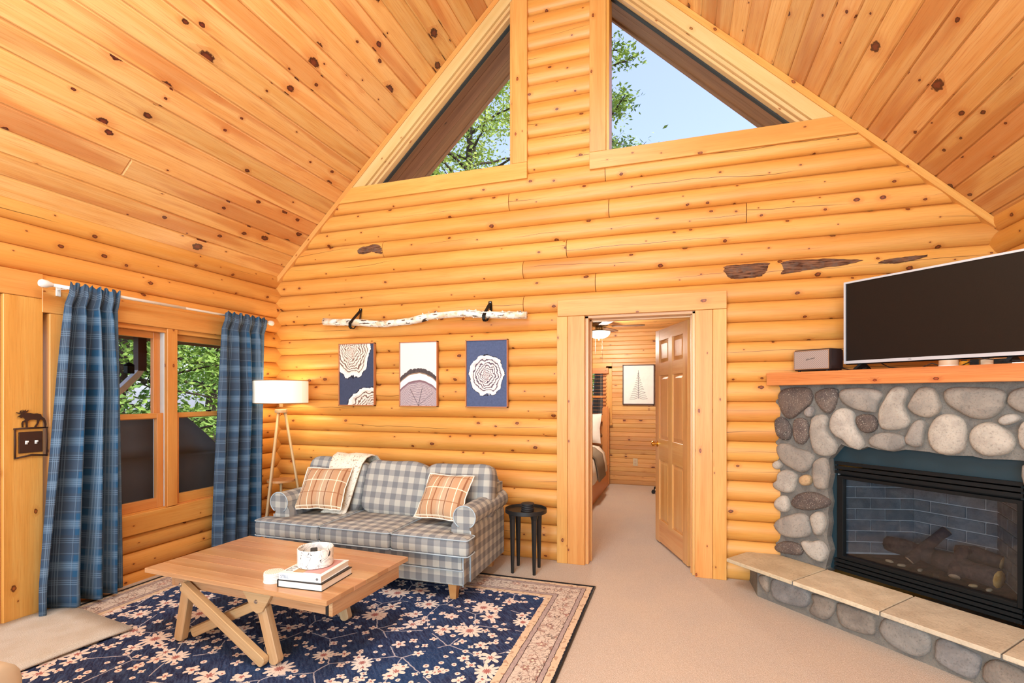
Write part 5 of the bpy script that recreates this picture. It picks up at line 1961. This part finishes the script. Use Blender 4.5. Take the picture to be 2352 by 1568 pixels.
for x in (-.3, .34):
    tube('cord', [(x, -.027, .03), (x, -.027, -.8)], .0015, 'pull_cord', bd, 5)

# framed tree drawing
pc = thing('framed_drawing', 'dark framed line drawing of a bare fir tree on the bedroom wall', 'picture', (3.358, BY - .004, 1.572))
pw_, ph_ = .486, .625
box('paper', (-pw_ / 2 + .012, pw_ / 2 - .012, -.018, -.006, -ph_ / 2 + .012, ph_ / 2 - .012), 'canvas_white', pc)
for b in ((-pw_ / 2, -pw_ / 2 + .015, -.032, 0, -ph_ / 2, ph_ / 2), (pw_ / 2 - .015, pw_ / 2, -.032, 0, -ph_ / 2, ph_ / 2), (-pw_ / 2, pw_ / 2, -.032, 0, -ph_ / 2, -ph_ / 2 + .015), (-pw_ / 2, pw_ / 2, -.032, 0, ph_ / 2 - .015, ph_ / 2)):
    box('frame_side', b, 'frame_dark', pc, .002)
V, F = [], []


def ink(pts, r):
    v, f, _ = tube_data(pts, r, 4)
    n = len(V)
    V.extend(v)
    F.extend([tuple(q + n for q in ff) for ff in f])


ink([(0, -.0195, .225), (0, -.0195, .05), (.002, -.0195, -.22)], .003)
rnd = random.Random(8)
for k in range(15):
    t = k / 14
    z = .19 - t * .39
    L = .012 + .125 * t ** 1.2
    for s in (-1, 1):
        ink([(0, -.0195, z), (s * L * .5, -.0195, z - .016 - .01 * t), (s * L, -.0195, z - .02 + rnd.uniform(-.012, .014))], .0028)
mk('tree_drawing', V, F, 'ink_grey', pc)

ol = thing('wall_outlet', 'cream wall outlet low on the bedroom wall', 'outlet', (3.31, BY - .002, .36))
box('plate', (-.036, .036, -.006, 0, -.058, .058), 'outlet_cream', ol, .002)
for z in (-.02, .02):
    box('socket', (-.016, .016, -.009, -.005, z - .013, z + .013), 'plastic_beige', ol, .002)

cs = thing('chair_caster', 'black swivel caster of a chair standing behind the bedroom door', 'chair', (3.61, 3.28, 0))
for s in (-1, 1):
    lathe('wheel', [(0, -.011), (.024, -.011), (.028, -.006), (.028, .006), (.024, .011), (0, .011)], 'rubber', cs, 20, (0, s * .014, .028), (R(90), 0, 0))
tube('stem', [(.012, 0, .03), (.012, 0, .085)], .007, 'black_metal', cs, 8)
tube('base_arm', [(.012, 0, .085), (.30, .1, .11)], [.016, .026], 'black_satin', cs, 8)

fan = thing('ceiling_fan', 'flush ceiling fan with wooden blades and lit glass bowl in the bedroom', 'ceiling fan', (2.93, 2.62, BZ))
lathe('motor_housing', [(0, 0), (.15, 0), (.155, -.02), (.13, -.05), (.115, -.10), (.06, -.115), (0, -.115)], 'nickel', fan, 32)
lathe('light_collar', [(0, -.115), (.05, -.115), (.055, -.15), (.14, -.165), (.15, -.175), (0, -.175)], 'nickel', fan, 28)
lathe('glass_bowl', [(.15, -.175), (.145, -.205), (.115, -.24), (.06, -.262), (0, -.268)], 'lit_bowl', fan, 32)
lathe('finial', [(0, -.268), (.01, -.268), (.008, -.285), (0, -.292)], 'nickel', fan, 12)
for k in range(5):
    a = R(4 + 72 * k)
    c, s = math.cos(a), math.sin(a)
    bl = prism('blade', [(.17, -.045), (.22, -.06), (.56, -.068), (.60, -.04), (.60, .04), (.56, .068), (.22, .06), (.17, .045)], -.108, -.102, 'fan_blade', fan, plane='xy', rot=(R(0), 0, a))
    prism('blade_iron', [(.09, -.018), (.2, -.03), (.26, -.012), (.26, .012), (.2, .03), (.09, .018)], -.102, -.096, 'nickel', bl, plane='xy')
for (x, y, l) in ((.05, -.05, .42), (-.04, -.06, .36)):
    tube('pull_chain', [(x, y, -.16), (x, y, -.16 - l)], .0016, 'pull_cord', fan, 5)
light('POINT', 'bedroom_fan_bulb', (2.93, 2.62, BZ - .36), 85, (1, .92, .8), radius=.12)

# bed seen through the door
bed = thing('bed', 'bed with white duvet and pine headboard in the bedroom', 'bed', (2.12, 2.95, 0))
box('headboard_post', (.70, .80, .76, .86, 0, 1.23), 'bed_wood', bed, .02, 2)
box('headboard_post', (-.80, -.70, .76, .86, 0, 1.23), 'bed_wood', bed, .02, 2)
for z in (.62, .80, .98):
    box('headboard_rail', (-.70, .70, .79, .83, z, z + .13), 'bed_wood', bed, .015, 2)
box('side_rail', (.74, .79, -1.05, .78, .0, .34), 'bed_wood', bed, .008)
box('side_rail', (-.79, -.74, -1.05, .78, .0, .34), 'bed_wood', bed, .008)
box('foot_rail', (-.79, .79, -1.09, -1.04, .0, .4), 'bed_wood', bed, .008)
superq('mattress', (.73, .92, .16), .22, 'bedspread', bed, (0, -.12, .46), nu=36, nv=14)
rows = []
prof = [(-.76, .34), (-.755, .52), (-.72, .63), (-.5, .665), (0, .67), (.5, .665), (.70, .64), (.775, .56), (.80, .44), (.815, .30)]
for j in range(10):
    y = -1.0 + 1.40 * j / 9
    rows.append([(x, y, z + .008 * math.sin(j * 1.9 + i)) for i, (x, z) in enumerate(prof)])
sheet('duvet', rows, 'bedspread', bed, .03)
tt = thing('bed_throw', 'grey brown waffle throw laid across the bed in the bedroom', 'blanket', (2.12, 2.95, 0))
rows = []
for j in range(8):
    y = -.62 + .62 * j / 7
    rows.append([(x + (.03 if x > .7 else 0), y, z + .026) for i, (x, z) in enumerate(prof[2:-1] + [(.825, .26)])])
sheet('cloth', rows, 'waffle_throw', tt, .014)
for (x, lab) in ((2.52, 'white pillow leaning on the pine headboard, nearest the bedroom door'), (1.78, 'white pillow leaning on the pine headboard, on the far side of the bed')):
    pz = thing('bed_pillow', lab, 'pillow', (x, 3.53, .90), 0, 'white bed pillows')
    pz.rotation_euler = (R(-14), 0, 0)
    pillow('case', .62, .46, .17, 'linen_white', pz)
pot = thing('clay_pot', 'round orange clay pot on the bedroom window sill', 'pot', (2.76, BY - .03, .96))
lathe('body', [(0, 0), (.03, 0), (.055, .03), (.058, .06), (.04, .09), (.03, .095), (.028, .09), (0, .07)], 'clay', pot, 20)
lathe('rim', [(.03, .095), (.036, .098), (.036, .104), (.03, .106)], 'clay', pot, 20)

# ================================================================== outside
gr = box('ground', (-60, 60, -40, 60, -.62, -.6), 'lawn')
gr['kind'] = 'structure'
dk = struct('deck')
for k in range(16):
    x = -.16 - (k + .5) * .14
    box('deck_board', (x - .067, x + .067, -6, 2.0, -.06, -.03), 'deck', dk, .003)

gc = thing('covered_grill', 'barbecue grill under a black fabric cover outside the window', 'grill', (-.62, -.95, -.03))
# cover: boxy skirt with a ridge that slopes away to the right
V = [(-.30, -.78, 0), (.30, -.78, 0), (.30, .62, 0), (-.30, .62, 0),
     (-.29, -.76, .96), (.29, -.76, .93), (.30, .60, .90), (-.29, .60, .92),
     (-.20, -.60, 1.26), (.16, -.60, 1.25), (.16, .28, 1.255), (-.20, .28, 1.26)]
F = [(0, 1, 5, 4), (1, 2, 6, 5), (2, 3, 7, 6), (3, 0, 4, 7), (4, 5, 9, 8), (5, 6, 10, 9), (6, 7, 11, 10), (7, 4, 8, 11), (8, 9, 10, 11), (3, 2, 1, 0)]
bm = bmesh.new()
vs = [bm.verts.new(v) for v in V]
for f in F:
    bm.faces.new([vs[i] for i in f])
bmesh.ops.bevel(bm, geom=list(bm.edges), offset=.02, segments=2, affect='EDGES')
bmesh.ops.subdivide_edges(bm, edges=list(bm.edges), cuts=3, use_grid_fill=True)
for v in bm.verts:
    d = mnoise.noise(v.co * 4.0) * .016 + mnoise.noise(Vector((v.co.x * 9, v.co.y * 9, v.co.z * 2))) * .010
    v.co += Vector((d, d * .4, 0)) * (1 if v.co.z > .02 else 0)
from_bm('fabric_cover', bm, 'grill_cover', gc, smooth=True)
for y in (-.6, .45):
    lathe('wheel', [(0, -.02), (.06, -.02), (.07, -.01), (.07, .01), (.06, .02), (0, .02)], 'rubber', gc, 16, (.28, y, .07), (0, R(90), 0))

ds = thing('downspout', 'brown downspout with white elbow hanging outside the window', 'downspout', (-.62, -.985, 1.6))
tube('pipe', [(0, 0, .42), (0, 0, .03)], .03, 'downspout_brown', ds, sq=(.06, .075))
tube('elbow', [(0, 0, .05), (.0, -.03, -.0), (.0, -.16, -.13), (.0, -.30, -.24)], .03, 'gutter_white', ds, sq=(.055, .05))
tube('strap', [(0, -.04, .2), (0, .04, .2)], .02, 'downspout_brown', ds, sq=(.066, .02))
ew = struct('trim_4')
for k in range(4):
    box('soffit_board', (-.83 + k * .17, -.83 + (k + 1) * .17 - .004, -6, .8, 2.03, 2.05), 'soffit', ew)
box('fascia_board', (-.87, -.84, -6, .8, 1.98, 2.2), 'window_wood', ew)
pl = thing('porch_light', 'small black porch lantern outside the left window', 'lantern', (-.55, -1.13, 1.60))
box('body', (-.03, .03, -.03, .03, 0, .07), 'black_metal', pl, .006)
lathe('cap', [(0, .10), (.02, .09), (.045, .07), (0, .07)], 'black_metal', pl, 12)


def tree(lab, base, h, seed, leafmat, nleaf, lsize, spread, levels=(.25, 1.0), nbr=26, droop=0.0, lean=(0, 0), clump=.35, name='leafy_tree'):
    rnd = random.Random(seed)
    t = thing(name, lab, 'tree', base, 0, 'trees outside')
    tp = [(lean[0] * s * s + .12 * math.sin(s * 5 + seed), lean[1] * s * s + .1 * math.sin(s * 4 + seed * 2), s * h) for s in [k / 8 for k in range(9)]]
    tube('trunk', tp, [max(.02, .022 * h * (1 - .85 * k / 8)) for k in range(9)], 'tree_bark', t, 8)
    V, F = [], []
    tips = []
    for b in range(nbr):
        s = levels[0] + (levels[1] - levels[0]) * (b + rnd.random()) / nbr
        k = min(7, int(s * 8))
        p = Vector(tp[k]).lerp(Vector(tp[k + 1]), s * 8 - k)
        a = b * 2.4 + rnd.uniform(-.4, .4)
        L = spread * (1.05 - .65 * s) * rnd.uniform(.7, 1.15)
        el = rnd.uniform(.05, .55) - droop
        d = Vector((math.cos(a) * math.cos(el), math.sin(a) * math.cos(el), math.sin(el)))
        pts = [p]
        for q in range(1, 6):
            d2 = d + Vector((rnd.uniform(-.25, .25), rnd.uniform(-.25, .25), rnd.uniform(-.2, .2) - droop * .15 * q))
            pts.append(pts[-1] + d2.normalized() * L / 5)
        r0 = .006 * h * (1 - .6 * s) + .008
        v, f, _ = tube_data(pts, [r0 * (1 - .16 * q) for q in range(6)], 5)
        n = len(V)
        V.extend(v)
        F.extend([tuple(i + n for i in ff) for ff in f])
        tips.append(pts)
        for m in range(4):
            q = rnd.randrange(1, 5)
            p2 = pts[q]
            d3 = (d + Vector((rnd.uniform(-1, 1), rnd.uniform(-1, 1), rnd.uniform(-.5, .6) - droop * .5))).normalized()
            tw = [p2, p2 + d3 * L * .16, p2 + d3 * L * .32 + Vector((0, 0, rnd.uniform(-.06, .03) * L))]
            v, f, _ = tube_data(tw, [r0 * .35, r0 * .25, r0 * .12], 4)
            n = len(V)
            V.extend(v)
            F.extend([tuple(i + n for i in ff) for ff in f])
            tips.append(tw)
    o = mk('branches', V, F, 'tree_bark', t, uv=False)
    V, F = [], []
    for k in range(nleaf):
        pts = rnd.choice(tips)
        q = rnd.uniform(.35, 1) * (len(pts) - 1)
        i = min(int(q), len(pts) - 2)
        c = pts[i].lerp(pts[i + 1], q - i)
        c = c + Vector((rnd.gauss(0, 1), rnd.gauss(0, 1), rnd.gauss(0, .7))) * clump * .35
        a, b2 = rnd.uniform(0, 6.28), rnd.uniform(-.9, .9)
        ux = Vector((math.cos(a), math.sin(a), b2 - droop)).normalized()
        uy = ux.cross(Vector((rnd.uniform(-1, 1), rnd.uniform(-1, 1), rnd.uniform(-1, 1)))).normalized()
        s = lsize * rnd.uniform(.6, 1.3)
        n = len(V)
        nz = ux.cross(uy) * s * .12
        V.extend([c - ux * s, c + uy * s * .42 + nz, c + ux * s, c - uy * s * .42 + nz])
        F.append((n, n + 1, n + 2, n + 3))
    o = mk('foliage', V, F, leafmat, t, uv=False)
    o['kind'] = 'stuff'
    return t


tree('spring leafed tree seen through the left triangular gable window', (-2.9, 11.8, -.6), 14.0, 3, 'leaf_spring', 14000, .080, 5.2, (.45, .98), 34, .0, clump=.8)
tree('tall sparse tree whose twigs reach into the right triangular gable window', (2.0, 9.2, -.6), 11.5, 12, 'leaf_mixed', 5200, .07, 2.2, (.5, .97), 30, .15, clump=.5)
tree('drooping cedar close behind the left half of the side window', (-4.6, 1.6, -.6), 5.6, 5, 'leaf_cedar', 15000, .062, 2.4, (.22, 1.0), 46, .25, clump=.45, name='cedar_tree')
tree('drooping cedar farther off behind the right half of the side window', (-8.2, 6.3, -.6), 8.0, 6, 'leaf_cedar', 16000, .085, 3.3, (.22, 1.0), 46, .25, clump=.55, name='cedar_tree')
tree('bare trunked tree at the edge of the yard beyond the cedars', (-15, 12.5, -.6), 10.0, 21, 'leaf_mixed', 5000, .12, 4.2, (.3, 1.0), 30, .0, clump=1.0)
tree('bushy tree outside the bedroom window', (1.2, 15.0, -.6), 7.0, 30, 'leaf_mixed', 7000, .11, 3.2, (.2, 1.0), 34, .0, clump=.7)
